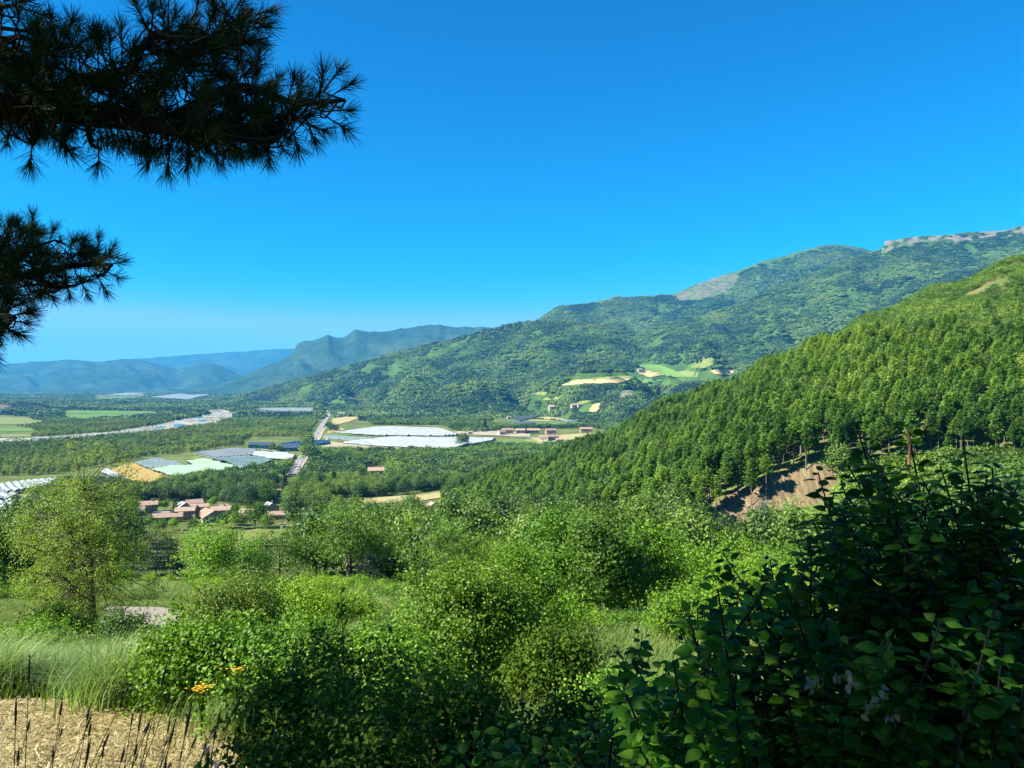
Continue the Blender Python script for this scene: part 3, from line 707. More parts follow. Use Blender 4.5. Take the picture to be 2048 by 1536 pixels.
VIS = [   # stretches of ground and roofs that no crown hides
 [(265, 1002), (300, 998), (350, 1004), (385, 995), (420, 1005), (465, 1004), (480, 1015), (462, 1030), (425, 1042), (375, 1045), (330, 1042), (265, 1034)], [(488, 1016), (530, 1002), (572, 1016), (575, 1034), (488, 1034)], [(550, 972), (566, 972), (566, 986), (550, 986)],
 [(470, 1068), (520, 1060), (640, 1062), (655, 1078), (560, 1090), (478, 1092)], [(655, 999), (760, 994), (885, 986), (880, 998), (800, 1004), (660, 1006)], [(730, 938), (772, 936), (772, 952), (730, 952)], [(856, 1003), (876, 1003), (876, 1016), (856, 1016)],
 [(240, 932), (271, 927), (345, 950), (300, 960), (252, 960), (215, 945)], [(272, 923), (316, 914), (412, 916), (497, 934), (440, 938), (349, 949), (304, 935)], [(389, 904), (470, 895), (590, 905), (585, 918), (500, 930), (427, 915)],
 [(-50, 978), (0, 962), (116, 955), (98, 968), (60, 985), (55, 1010), (0, 1020), (-50, 1020)], [(590, 938), (601, 920), (613, 900), (650, 842), (656, 824), (664, 829), (650, 850), (625, 900), (608, 940)],
 [(488, 880), (622, 874), (620, 892), (490, 896)], [(648, 866), (680, 850), (880, 855), (990, 872), (925, 890), (860, 892), (740, 888), (650, 884)], [(990, 858), (1190, 854), (1190, 868), (1120, 884), (1060, 884), (990, 872)],
 [(-50, 878), (67, 874), (225, 863), (314, 849), (415, 828), (430, 820), (460, 822), (440, 840), (340, 857), (200, 871), (0, 884)], [(0, 835), (60, 836), (88, 843), (50, 848), (0, 848)], [(0, 857), (65, 858), (60, 866), (0, 864)], [(0, 870), (60, 869), (55, 873), (0, 875)], [(125, 836), (145, 824), (310, 826), (235, 833)],
 [(295, 794), (345, 788), (400, 784), (417, 788), (371, 797)], [(510, 818), (624, 816), (624, 822), (560, 822)], [(1024, 833), (1150, 828), (1200, 837), (1130, 842), (1040, 841)]]
def hides(x, y, z, h):
    m = np.zeros(len(x), bool)
    for k in (.25, .5, .75, 1.0):
        for dx in (-3, 0, 3):
            u, v = proj(np.stack([x + dx, y, z + h * k], -1)); m |= cleared(u, v, VIS)
    return m
# near belt: candidates
x, y, z = points(110000, 62, 760); i = thin(x, y, 3.9); x, y, z = x[i], y[i], z[i]
u, v = proj(np.stack([x, y, z], -1))
MEAD = [(400, 1260), (380, 1190), (440, 1160), (600, 1165), (680, 1175), (790, 1185), (800, 1260), (1000, 1300), (1160, 1345), (1200, 1262), (1300, 1245), (1420, 1260), (1420, 1500), (400, 1500)]
ok = ~cleared(u, v, CLEAR + [MEAD]) & ~(inpoly(u, v, BANK) & ((u > 1530) | (R.random(len(u)) < .45)))
pz = pinezone(u, y, x)
top = (u > 1350) & (y > 300) & ~pz
dens = np.where(pz, 1.0, np.where(top, .0, .46))
dens = np.where(~pz & (y < 190), .3, dens)
gap = fbm(x, y, 45, 3, 61)
ok &= (R.random(len(x)) < dens) & ((gap < .2) | pz) & (y > 128)
ok &= ~((u > 1420) & (y > 150) & (y < 200))                     # ravine below the bank: planted by hand
ok &= ~(~pz & hides(x, y, z, 11))
VIS_, VIS = VIS, [[(1535, 975), (1580, 955), (1640, 938), (1655, 1000), (1560, 1010)]]
ok &= ~((y < 199) & hides(x, y, z, 11)); VIS = VIS_
x, y, z, pz, u = x[ok], y[ok], z[ok], pz[ok], u[ok]
order = np.argsort(y)
x, y, z, pz, u = (a[order] for a in (x, y, z, pz, u))
N_IND = 300
LAB = {}
ORD = 'first second third fourth fifth sixth seventh eighth ninth tenth eleventh twelfth thirteenth fourteenth fifteenth sixteenth seventeenth eighteenth nineteenth twentieth'.split()
def place_individuals(idx, protos, name, labels, cat, part_crown='crown'):
    for c, i in enumerate(idx):
        sc = R.choice([R.uniform(.55, .9), R.uniform(.85, 1.2), R.uniform(.95, 1.3)]); k = R.integers(0, len(protos))
        t = empty(name, (x[i], y[i], z[i]), R.uniform(0, 6.28), (sc * R.uniform(.9, 1.1), sc * R.uniform(.9, 1.1), sc))
        lab, grp = labels(x[i], y[i], u[i], sc, k)
        if len(lab.split()) > 15: lab = lab.split(', ')[0]
        tag(t, lab, cat, grp); LAB.setdefault(lab, []).append((u[i], t))
        for m_, nm in zip(protos[k], ('trunk', part_crown)): obj(nm, m_, t)

pz &= ~((R.random(len(x)) < .07) & (y > 240)); pi_ = np.nonzero(pz)[0]; bi = np.nonzero(~pz)[0]
LM_P = [(1050, 'at the valley end of the plantation'), (1180, 'above the light green ravine trees'), (1300, 'behind the two round oaks'), (1370, 'beside the lower end of the earth bank'),
        (1430, 'over the shaded lower bank'), (1480, 'on the rim of the shaded bank'), (1530, 'over the middle of the bank'), (1590, 'just above the sunlit earth'), (1650, 'at the top end of the earth bank'),
        (1720, 'behind the tallest shoots of the dark bush'), (1800, 'behind the reddish shoot tip'), (1880, 'over the dark bush crown'), (1960, 'behind the thin upright twigs'), (9999, 'at the edge of the view above the dark bush')]
LM_B = [(60, 'beyond the spreading tree by the lane'), (200, 'behind the spreading tree by the lane'), (300, 'between the lane tree and the village'), (380, 'below the long village roof'), (450, 'below the big gabled barn'),
        (520, 'beside the small meadow'), (600, 'beyond the small meadow'), (680, 'by the pale track'), (760, 'around the spreading dark oak'), (840, 'below the dry strip field'), (920, 'by the little hut'),
        (1020, 'before the pines of the valley end'), (1150, 'behind the big hawthorn'), (1300, 'behind the round oaks'), (1420, 'in front of the shaded bank'), (9999, 'in the ravine behind the dark bush')]
ROW = lambda Y: 'in front' if Y < 235 else 'in the second row' if Y < 262 else 'in the third row' if Y < 295 else 'further up' if Y < 330 else 'far up' if Y < 400 else 'far back'
def lab_pine(X, Y, U, sc, k):
    w = next(t for a, t in LM_P if U < a)
    return f"{('small', 'medium', 'tall')[int(sc > .88) + int(sc > 1.05)]} {('dark', 'bare', 'full', 'thin')[k]} pine {w}, {ROW(Y)}".replace(' of the dark bush', ' of dark bush'), 'pines on the hillside ' + w
def lab_broad(X, Y, U, sc, k):
    w = next(t for a, t in LM_B if U < a)
    return f"{('small', 'medium', 'large')[int(sc > .88) + int(sc > 1.05)]} {('round', 'lumpy', 'loose', 'narrow')[k]} leafy tree {w}, {ROW(Y + 30)}".replace(', in the', ', in'), 'leafy trees ' + w
place_individuals(pi_[:N_IND], pines, 'pine_tree', lab_pine, 'tree')
place_individuals(bi[:N_IND - 30], broad, 'broadleaf_tree', lab_broad, 'tree')
for lab, ts in LAB.items():
    if 1 < len(ts) <= 20:
        for (uu, t), o_ in zip(sorted(ts, key=lambda p: p[0]), ORD):
            b_ = lab if len(lab.split()) <= 13 else lab.split(', ')[0]
            if len(b_.split()) <= 13: t['label'] = b_ + ', ' + o_ + ' from left'
r1 = pi_[N_IND:]; r2 = bi[N_IND - 30:]
scatter('pine_forest', np.stack([x[r1], y[r1], z[r1]], -1), R.uniform(.55, 1.25, len(r1)), R.uniform(0, 6.28, len(r1)), pj, 'dense pine forest covering the near hillside', 'forest', 1)
scatter('broadleaf_wood', np.stack([x[r2], y[r2], z[r2]], -1), R.uniform(.65, 1.3, len(r2)), R.uniform(0, 6.28, len(r2)), bj, 'dense green wood behind and beside the village', 'forest', 2)

# scrub on the upper hillside, with a few pines among it
x, y, z = points(26000, 300, 800, 1150, 2300); i = thin(x, y, 3.4); x, y, z = x[i], y[i], z[i]
u, v = proj(np.stack([x, y, z], -1)); pz = pinezone(u, y, x)
ok = ~pz & (fbm(x, y, 40, 3, 21) < .22) & (R.random(len(x)) < .9)
x, y, z = x[ok], y[ok], z[ok]
scatter('hill_scrub', np.stack([x, y, z], -1), R.uniform(.5, 1.45, len(x)), R.uniform(0, 6.28, len(x)), shr, 'light green scrub on the sunny upper hillside', 'scrub', 3)
k = (R.random(len(x)) < .045) & (fbm(x, y, 70, 2, 31) > .02)
scatter('hilltop_pines', np.stack([x, y, z], -1)[k], R.uniform(.45, .85, k.sum()), R.uniform(0, 6.28, k.sum()), pj, 'scattered dark pines among the scrub near the hilltop', 'trees', 4)

# valley floor woods
x, y, z = points(90000, 760, 2300); i = thin(x, y, 7.5); x, y, z = x[i], y[i], z[i]
u, v = proj(np.stack([x, y, z], -1)); ok = ~cleared(u, v, CLEAR) & ~((u > 1240) & (y < 1100)) & (R.random(len(x)) < .9) & ~hides(x, y, z, 7.5)
x, y, z, u, v = x[ok], y[ok], z[ok], u[ok], v[ok]
rz = (u < 640) & (v < 930 + (u < 300) * 30 - u * .06) & (fbm(x, y, 120, 3, 71) < .12)
for nm, k, pr, lb in (('riverside_wood', rz, riv, 'pale green poplar and willow wood along the river'), ('valley_wood', ~rz, low, 'dark green wood across the valley floor')):
    k = np.nonzero(k)[0]
    scatter(nm, np.stack([x[k], y[k], z[k]], -1), R.uniform(.65, 1.35, len(k)), R.uniform(0, 6.28, len(k)), pr, lb, 'forest', 5)
# distant floor
x, y, z = points(60000, 2300, 9500, -160, 1250, 1.4); u, v = proj(np.stack([x, y, z], -1))
i = thin(x, y, 22); x, y, z, u, v = x[i], y[i], z[i], u[i], v[i]
ok = ~cleared(u, v, CLEAR) & (fbm(x, y, 260, 3, 91) < .16) & ~hides(x, y, z, 6); k = np.nonzero(ok)[0]
scatter('distant_wood', np.stack([x[k], y[k], z[k] - 1.5], -1), R.uniform(.7, 1.2, len(k)), R.uniform(0, 6.28, len(k)), far, 'wooded valley floor fading into the distance', 'forest', 6)

# forest on the slopes of the mountains
def slope_forest(L, name, label, n, smin, smax, scl, clear, dark=0):
    U = R.uniform(L['U'][0], min(L['U'][-1], 2200), n); s = R.uniform(smin, smax, n)
    q = L['P'](U, s); u, v = proj(q)
    ok = ~cleared(u, v, clear) & (u > -160)
    if L['rockf'] is not None: ok &= L['rockf'](U, s, q) < .3
    ok &= fbm(q[:, 0], q[:, 1], 130, 4, 13) < .2
    q = q[ok]; k = len(q)
    print(name, k)
    return scatter(name, q - np.array([0, 0, 2.5]), R.uniform(.75, 1.25, k) * scl, R.uniform(0, 6.28, k), far, label, 'forest', 8)
slope_forest(LA, 'slope_forest', 'green forest covering the long slope beyond the valley', 56000, 0, 1.0, .8, CLEAR_A)
slope_forest(LB, 'mountain_forest', 'hazy green forest on the high mountain', 27000, 0.25, .985, .85, [])
slope_forest(LS, 'spur_forest', 'dark forest on the low spur before the high mountain', 2600, 0.1, 1.0, 1.1, [])
slope_forest(LK_, 'knoll_wood', 'dark pines on the rocky knoll by the river', 900, 0, 1.0, .7, [[(-60, 812), (0, 808), (22, 812), (10, 828), (-30, 832)]])

# ------------------------------------------------------------------ fields, river, road
def world_poly(px, lift=0.0): return np.array([hit(a, b, lift, 150 if lift > 1 else 2.2)[:2] for a, b in px])

def drape(name, pts, mat, lift, cells=150, jag=0.0):
    W_ = np.asarray(pts); lo = W_.min(0); hi = W_.max(0)
    nx = ny = cells
    X, Y = np.meshgrid(np.linspace(lo[0], hi[0], nx), np.linspace(lo[1], hi[1], ny), indexing='ij')
    jx = jag * fbm(X, Y, 1.3, 3, 5); ins = inpoly(X + jx, Y + jx, W_)
    Z = H(X, Y) + lift
    V, F = grid_mesh(X, Y, Z); F = F[:, ::-1]
    I = ins.ravel(); keep = I[F].sum(1) >= 2
    F = F[keep]; us = np.unique(F); mp = np.zeros(len(V), int); mp[us] = np.arange(len(us))
    return tag(obj(name, mesh(name, V[us], [mp[F]], [mat], True)), kind='structure')

def clay(c): return c
f_gold = striped('golden_stubble', (.27, .19, .05), (.38, .28, .09), 1.1, 9)
f_green = striped('green_crop', (.075, .15, .03), (.12, .21, .045), .4, 8)
f_pale = striped('pale_crop', (.12, .16, .04), (.18, .22, .07), .9, 10)
f_bare = striped('ploughed_field', (.26, .22, .14), (.38, .33, .23), 1.5, 6)
f_tan = striped('ripe_wheat', (.32, .24, .11), (.42, .32, .16), .2, 12)
f_mead = plain('meadow', (.075, .125, .025), (.15, .185, .045), .12, .95, .05, .3, 6, (.24, .24, .09))
f_dry = plain('dry_meadow', (.27, .21, .09), (.38, .32, .15), .1, .95, .05, .3, 6, (.2, .22, .06))
for px, m in [
    ([(240, 932), (271, 927), (347, 954), (300, 966), (252, 966), (215, 945)], f_gold),
    ([(-150, 836), (0, 835), (60, 836), (90, 843), (50, 849), (-150, 850)], f_pale),
    ([(-150, 858), (0, 857), (50, 856), (72, 863), (-150, 866)], f_green),
    ([(-150, 870), (0, 869), (67, 868), (62, 874), (-150, 877)], f_pale),
    ([(118, 836), (145, 828), (310, 829), (235, 833), (160, 840)], f_green),
    ([(133, 826), (138, 821), (250, 822), (312, 824), (310, 828), (200, 828)], f_green),
    ([(190, 797), (235, 793), (280, 795), (250, 799)], f_green),
    ([(35, 990), (85, 977), (100, 975), (92, 990), (55, 1006), (20, 1003)], f_dry),
    ([(372, 919), (400, 911), (430, 915), (420, 922)], f_mead),
    ([(595, 945), (612, 925), (620, 905), (640, 880), (650, 860), (660, 850), (640, 862), (620, 885), (600, 910), (585, 932)], f_dry),
    ([(650, 872), (665, 850), (664, 838), (690, 834), (722, 834), (700, 843), (672, 850), (690, 860), (668, 866), (652, 884)], f_dry),
    ([(628, 888), (655, 884), (745, 891), (905, 903), (905, 915), (640, 915)], f_bare),
    ([(648, 868), (668, 865), (712, 868), (690, 874), (650, 874)], f_green),
    ([(905, 864), (960, 860), (1060, 868), (1060, 874), (925, 869)], f_bare),
    ([(985, 884), (1060, 878), (1082, 884), (1060, 893), (1000, 897), (960, 893)], f_green),
    ([(1052, 842), (1110, 830), (1152, 830), (1155, 838), (1100, 843)], f_dry),
    ([(1068, 850), (1090, 845), (1215, 842), (1210, 848), (1130, 852)], f_green),
    ([(470, 1068), (520, 1056), (592, 1054), (650, 1062), (655, 1080), (600, 1092), (480, 1095)], f_mead),
    ([(645, 1003), (760, 996), (895, 984), (890, 996), (820, 1006), (660, 1008)], f_dry),
    ([(1045, 880), (1100, 872), (1190, 866), (1195, 874), (1110, 888), (1070, 888)], f_dry)]:
    drape('field', world_poly(px), m, .9 if px[0][1] < 960 else .5)
drape('gravel_bed', world_poly([(-200, 882), (0, 877.5), (67, 875), (135, 871), (180, 867), (225, 864), (270, 857), (314, 850), (348, 842), (386, 835), (415, 829), (380, 824), (372, 820), (427, 819), (462, 822), (475, 828), (462, 836), (434, 836), (460, 843), (420, 848), (382, 853), (340, 858), (292, 863), (225, 873), (157, 877), (67, 882), (0, 886), (-200, 893)]),
      plain('river_gravel', (.07, .1, .045), (.27, .26, .22), .03, .95, .1, 0, 8, (.4, .385, .35)), 1.0, 260, 25)
wm, n, l = NT('river_water')
p = n.new('ShaderNodeBsdfPrincipled'); p.inputs['Base Color'].default_value = (.1, .17, .22, 1); p.inputs['Roughness'].default_value = .12
o = n.new('ShaderNodeOutputMaterial'); l.new(p.outputs[0], o.inputs[0])
for px in ([(384, 833), (392, 831), (406, 833), (402, 837), (388, 837)], [(344, 851), (356, 848), (372, 850), (365, 854), (350, 855)], [(396, 841), (410, 839), (414, 843), (402, 845)], [(305, 857), (325, 853), (330, 855), (310, 860)], [(60, 879), (110, 876), (150, 873.5), (120, 877.5), (70, 880)]):
    drape('river', world_poly(px), wm, 1.6, 60)

def ribbon(name, C_, half, mat, lift):
    C_ = np.asarray(C_, float); T = unit(np.gradient(C_, axis=0)); Nn = np.stack([-T[:, 1], T[:, 0]], -1)
    half = np.broadcast_to(half, (len(C_),))[:, None]
    rows = [C_ + Nn * half * k for k in (-1, -.33, .33, 1)]
    X = np.stack([r[:, 0] for r in rows], 1); Y = np.stack([r[:, 1] for r in rows], 1)
    V, F = grid_mesh(X, Y, H(X, Y) + lift)
    return V, F
rc = curve(world_poly([(585, 950), (600, 925), (617, 899), (632, 873), (648, 845)]), 60)
rc2 = curve(world_poly([(648, 845), (659, 829), (661, 826), (655, 821.5)]), 30)
rd = np.vstack([rc[:-1], rc2])
V, F = ribbon('road', rd, 6.5, None, 1.0); tag(obj('road', mesh('road', V, [F], [M['asphalt']], True)), kind='structure')
for off in (-5.6, 0, 5.6):
    T = unit(np.gradient(rd, axis=0)); Nn = np.stack([-T[:, 1], T[:, 0]], -1)
    V, F = ribbon('road_marking', rd + Nn * off, .18, None, 1.05); tag(obj('road_marking', mesh('road_marking', V, [F], [M['line']], True)), kind='structure')
for px, hw in ([[(600, 1062), (625, 1056), (660, 1062), (700, 1075)], 2.2], [[(560, 1052), (600, 1060), (640, 1062)], 1.8], [[(905, 866), (940, 870), (1000, 872), (1060, 876), (1110, 880)], 4], [[(590, 912), (560, 905), (520, 899)], 3], [[(930, 862), (915, 859), (900, 856)], 5]):
    V, F = ribbon('path', curve(world_poly(px), 24), hw, None, 1.3); tag(obj('path', mesh('path', V, [F], [M['lane']], True)), kind='structure')

# fields on the far slope, laid on its surface
def slope_field(px, mat, lift=3.0, nx=40, ny=14):
    P = np.asarray(px, float); lo = P.min(0); hi = P.max(0)
    gx = np.linspace(lo[0], hi[0], nx); gy = np.linspace(lo[1], hi[1], ny)
    Q = np.zeros((nx, ny, 3)); s = np.linspace(0, 1, 500)
    for i, a in enumerate(gx):
        q = LA['P'](np.full(500, a), s); _, vv = proj(q); k = np.maximum.accumulate(-vv)
        for j, b in enumerate(gy): Q[i, j] = q[min(np.searchsorted(k, -b), 499)]
    Q[..., 2] += lift
    V, F = grid_mesh(Q[..., 0], Q[..., 1], Q[..., 2]); F = F[:, ::-1]
    GX, GY = np.meshgrid(gx, gy, indexing='ij'); I = inpoly(GX, GY, P).ravel(); F = F[I[F].sum(1) >= 2]
    if len(F): tag(obj('field', mesh('field', V, [F], [mat], True)), kind='structure')
for px, m in [
    ([(1122, 772), (1150, 763), (1267, 760), (1240, 767), (1170, 769), (1130, 773)], f_tan), ([(1155, 762), (1200, 757), (1270, 753), (1268, 759), (1200, 761)], f_pale),
    ([(1240, 767), (1268, 760), (1300, 760), (1330, 762), (1290, 768)], f_green), ([(1275, 731), (1318, 731), (1345, 741), (1375, 756), (1335, 754), (1295, 742)], f_green),
    ([(1352, 747), (1370, 743), (1397, 747), (1396, 756), (1375, 756)], f_pale), ([(1380, 738), (1400, 722), (1425, 714), (1428, 730), (1410, 738)], f_mead),
    ([(1385, 741), (1410, 738), (1416, 743), (1400, 745)], f_green), ([(1420, 744), (1437, 741), (1470, 744), (1460, 751), (1430, 750)], f_tan),
    ([(1275, 748), (1290, 742), (1330, 750), (1300, 756)], f_dry), ([(1062, 791), (1066, 786), (1096, 786), (1090, 793)], f_mead), ([(1084, 802), (1100, 793), (1130, 789), (1118, 800)], f_pale),
    ([(1141, 811), (1165, 802), (1188, 799), (1180, 806), (1158, 812)], f_mead), ([(1177, 824), (1185, 812), (1210, 804), (1200, 818), (1192, 826)], f_dry), ([(1035, 766), (1048, 759), (1060, 762)], f_pale),
    ([(965, 764), (990, 762), (1000, 765), (975, 766)], f_pale)]:
    slope_field(px, m)
# pale fields far away at the foot of the rocky range
for a, b, w_ in ((520, 753, 60), (600, 746, 60), (640, 742, 30), (430, 768, 60), (330, 775, 50), (240, 779, 40), (130, 776, 60), (90, 776, 20), (30, 764, 40), (540, 748, 30)):
    k = (a - CX) / FPX; d = 6900.0 if b < 770 else 7300.0; zz = -(b - CY) / FPX * d
    q = MB(); ww = w_ / FPX * d
    th = R.uniform(-.2, .2)
    box(q, -ww / 2, ww / 2, -30, 30 + ww * .5, -30, 3)
    if b > 770: pass

# ------------------------------------------------------------------ net-covered orchards and tunnels
def clip_line(poly, t):
    """intervals along axis 0 where the line y=t is inside poly"""
    xs = []; j = len(poly) - 1
    for i in range(len(poly)):
        a, b = poly[i], poly[j]
        if (a[1] > t) != (b[1] > t): xs.append(a[0] + (t - a[1]) / (b[1] - a[1]) * (b[0] - a[0]))
        j = i
    xs.sort(); return list(zip(xs[::2], xs[1::2]))

def net_orchard(px, mat, row, label, h=4.6, gap=6.5, sag=1.3, name='net_orchard', cat='orchard net', group=None):
    P = world_poly(px, h); a, b = world_poly(row, h); e = unit(b - a); f = np.array([-e[1], e[0]])
    Lc = np.stack([P @ e, P @ f], -1); ct = P.mean(0); zc = float(H(*ct))
    ends = []; cv = MB(); fr = MB(); t0, t1 = Lc[:, 1].min(), Lc[:, 1].max()
    for t in np.arange(t0 + gap * .3, t1, gap):
        for xa, xb in clip_line(Lc, t):
            if xb - xa < 3: continue
            m = max(2, int((xb - xa) / 9) + 1); s = np.linspace(xa, xb, m)
            rows = []
            for k, (dt, dz) in enumerate(((-gap * .5, -sag), (-gap * .25, -sag * .35), (0, 0), (gap * .25, -sag * .35), (gap * .5, -sag))):
                w = s[:, None] * e + (t + dt) * f
                zz = H(w[:, 0], w[:, 1]) + h + dz + (np.abs(np.sin(s * pi / 9)) * .25 if k == 2 else 0)
                rows.append(np.column_stack([w, zz]))
            Q = np.stack(rows, 1); n5 = 5
            i = np.arange(m - 1)[:, None] * n5 + np.arange(4)[None]
            cv.add(Q.reshape(-1, 3), np.stack([i, i + 1, i + n5 + 1, i + n5], -1).reshape(-1, 4))
            ends.append(Q[0, 2])
            for en in (0, -1):                                         # end posts and hanging skirt
                c = Q[en, 2]; g = float(H(c[0], c[1]))
                tube(fr, [[c[0], c[1], g - .3], [c[0], c[1], c[2]]], .09, 4)
                tube(fr, [Q[en, 0] - [0, 0, .05], Q[en, 4] - [0, 0, .05]], .05, 3)
                sk = np.stack([Q[en, 0], Q[en, 4], Q[en, 4] - [0, 0, 1.2], Q[en, 0] - [0, 0, 1.2]]); cv.add(sk, [(0, 1, 2, 3)])
    if not cv.V: print('EMPTY NET', label, P); return
    t = empty(name, (ct[0], ct[1], zc)); tag(t, label, cat, group)
    if len(ends) > 2: tube(fr, ends, .04, 3)
    Vc, Fc = cv.get(); Vf, Ff = fr.get(); og = np.array([ct[0], ct[1], zc])
    obj('net', mesh('net', Vc - og, Fc, [M[mat]]), t); obj('frame', mesh('frame', Vf - og, Ff, [M['metal']]), t)
    # the fruit rows underneath
    lv = MB(); pts = []
    for tt in np.arange(t0 + gap * .3, t1, gap):
        for xa, xb in clip_line(Lc, tt):
            if xb - xa > 6: s = np.arange(xa + 1, xb - 1, 2.6); pts.append(s[:, None] * e + tt * f)
    if pts:
        w = np.vstack(pts)
        if len(w) > 3500: w = w[R.choice(len(w), 3500, replace=False)]
        B = np.column_stack([w, H(w[:, 0], w[:, 1]) + 1.6]) - og
        B = np.repeat(B, 3, 0) + R.normal(size=(len(B) * 3, 3)) * [.6, .6, .5]
        leaves(lv, B, np.tile([0, 0, .5], (len(B), 1)), 2.2, LC, 0, .8)
        obj('fruit_rows', lv.mesh('fruit_rows', M['tree']), t)

GN = 'fruit orchards under nets'
NETS = [
 ([(672, 863), (747, 853), (780, 852), (880, 855), (915, 867), (888, 869), (760, 868)], 'net_w', [(690, 866), (888, 871)], 'broad white net over an orchard, behind the larger white net'),
 ([(685, 882.5), (785, 872), (990, 875), (985, 879), (925, 889), (905, 896), (860, 893), (736, 887)], 'net_w', [(690, 883), (900, 894)], 'largest white net, in the flat valley right of the road'),
 ([(389, 904), (470, 895), (511, 897), (502, 907), (427, 914)], 'net_w', [(389, 904), (470, 895)], 'white net in front of the green barns'),
 ([(511, 901), (572, 904), (591, 909), (582, 919), (533, 913), (508, 908)], 'net_w', [(511, 901), (585, 908)], 'white net behind a thin row of small trees'),
 ([(427, 915), (500, 909), (550, 917), (494, 936), (455, 923)], 'net_d', [(427, 915), (494, 936)], 'dark net beside the pale green net'),
 ([(306, 936), (345, 930), (390, 928), (375, 920), (412, 916), (497, 934), (400, 943), (349, 950)], 'net_g', [(375, 920), (497, 934)], 'pale green net with a zigzag edge, in front of the dark net'),
 ([(272, 923), (316, 914), (375, 927), (304, 936)], 'net_gr', [(272, 923), (304, 936)], 'grey green net between the golden field and the wood'),
 ([(205, 941), (215, 936), (256, 955), (250, 963), (222, 956)], 'net_w', [(215, 936), (256, 955)], 'small white net beside the golden field'),
 ([(-120, 976), (0, 966), (60, 958), (116, 955), (98, 967), (40, 978), (-120, 990)], 'net_w', [(40, 977), (20, 962)], 'long white net at the edge of the wood, highest of three'),
 ([(-120, 993), (0, 977), (22, 981), (34, 987), (30, 992), (0, 996), (-120, 1008)], 'net_w', [(20, 992), (5, 978)], 'white net between the long one and the lowest one'),
 ([(-120, 1008), (0, 1000), (22, 995), (55, 1008), (46, 1018), (0, 1024), (-120, 1034)], 'net_w', [(20, 995), (46, 1018)], 'lowest white net, beyond the spreading tree'),
 ([(1024, 833), (1040, 831), (1081, 829), (1062, 835), (1037, 840)], 'net_gr', [(1024, 833), (1081, 829)], 'bluish net on the terrace below the white house'),
 ([(1122, 839), (1166, 835), (1203, 836), (1193, 841), (1130, 842)], 'net_gr', [(1122, 839), (1193, 841)], 'bluish net before the trees of the side valley'),
 ([(985, 845), (1068, 842), (1068, 845), (994, 849)], 'net_gr', [(985, 846), (1068, 843)], 'thin strip of grey net behind the farm buildings'),
 ([(905, 843), (940, 841), (975, 843), (950, 846)], 'net_gr', [(905, 843), (975, 843)], 'small grey net among the valley trees'),
]
for px, m, row, lab in NETS: net_orchard(px, m, row, lab, group=GN, gap=11 if px[0][0] > 650 and px[0][0] < 700 else 6, sag=2.2 if px[0][0] > 650 else 1.1)
net_orchard([(295, 794), (345, 788), (400, 784), (417, 788), (415, 793), (371, 798)], 'net_w', [(295, 794), (417, 788)], 'huge pale net far down the valley before the town', gap=30, sag=3, h=6, group=GN)
net_orchard([(205, 789), (250, 786), (282, 787), (280, 789), (240, 790)], 'net_w', [(205, 789), (282, 787)], 'distant pale net in front of the town', gap=40, sag=3, h=6, group=GN)
net_orchard([(107, 799), (125, 797), (138, 797), (130, 800)], 'net_w', [(107, 799), (138, 797)], 'small distant pale net beyond the knoll', gap=30, sag=3, h=6, group=GN)
net_orchard([(509, 818), (530, 816), (624, 815), (626, 822), (560, 822)], 'net_w', [(509, 818), (624, 815)], 'pale greenhouse roofs beyond the riverside wood', gap=10, sag=2.4, h=6, name='greenhouse', cat='greenhouse')

def tunnel(pa, pb, label, w=8, h=3.4):
    a, b = world_poly([pa, pb], 1.5); L = np.linalg.norm(b - a); e = (b - a) / L; f = np.array([-e[1], e[0]]); z0 = float(H(*a)) + .3
    n = 40; s = np.linspace(0, L, n); an = np.linspace(0, pi, 11)
    Q = (a + s[:, None] * e)[:, None] + (np.cos(an)[None, :, None] * w / 2) * f
    Z = z0 + np.sin(an)[None] * h * (1 - .05 * (np.arange(n) % 2))[:, None]
    V, F = grid_mesh(Q[..., 0], Q[..., 1], Z); og = np.array([*a, z0])
    t = empty('polytunnel', og); tag(t, label, 'polytunnel', 'polytunnels beside the main road')
    obj('cover', mesh('cover', V - og, [F], [M['net_gr']], True), t)
    q = MB()
    for k in (0, n - 1):
        c = np.column_stack([Q[k], Z[k]]) - og; tube(q, c, .08, 4)
        mm = (c[0] + c[-1]) / 2; tube(q, [mm, mm + [0, 0, h * .97]], .06, 4)
    obj('frame', q.mesh('frame', M['metal']), t)
tunnel((649, 871.5), (745, 877), 'grey polytunnel nearest the green crop strip'); tunnel((649, 873), (735, 879), 'grey polytunnel in the middle of three'); tunnel((648, 875), (722, 881), 'grey polytunnel nearest the ploughed ground')

# ------------------------------------------------------------------ buildings
def ring_box(mb, x0, x1, z0, z1, y, w, d):
    box(mb, x0 - w, x1 + w, y - d, y, z1, z1 + w); box(mb, x0 - w, x1 + w, y - d, y, z0 - w, z0); box(mb, x0 - w, x0, y - d, y, z0, z1); box(mb, x1, x1 + w, y - d, y, z0, z1)

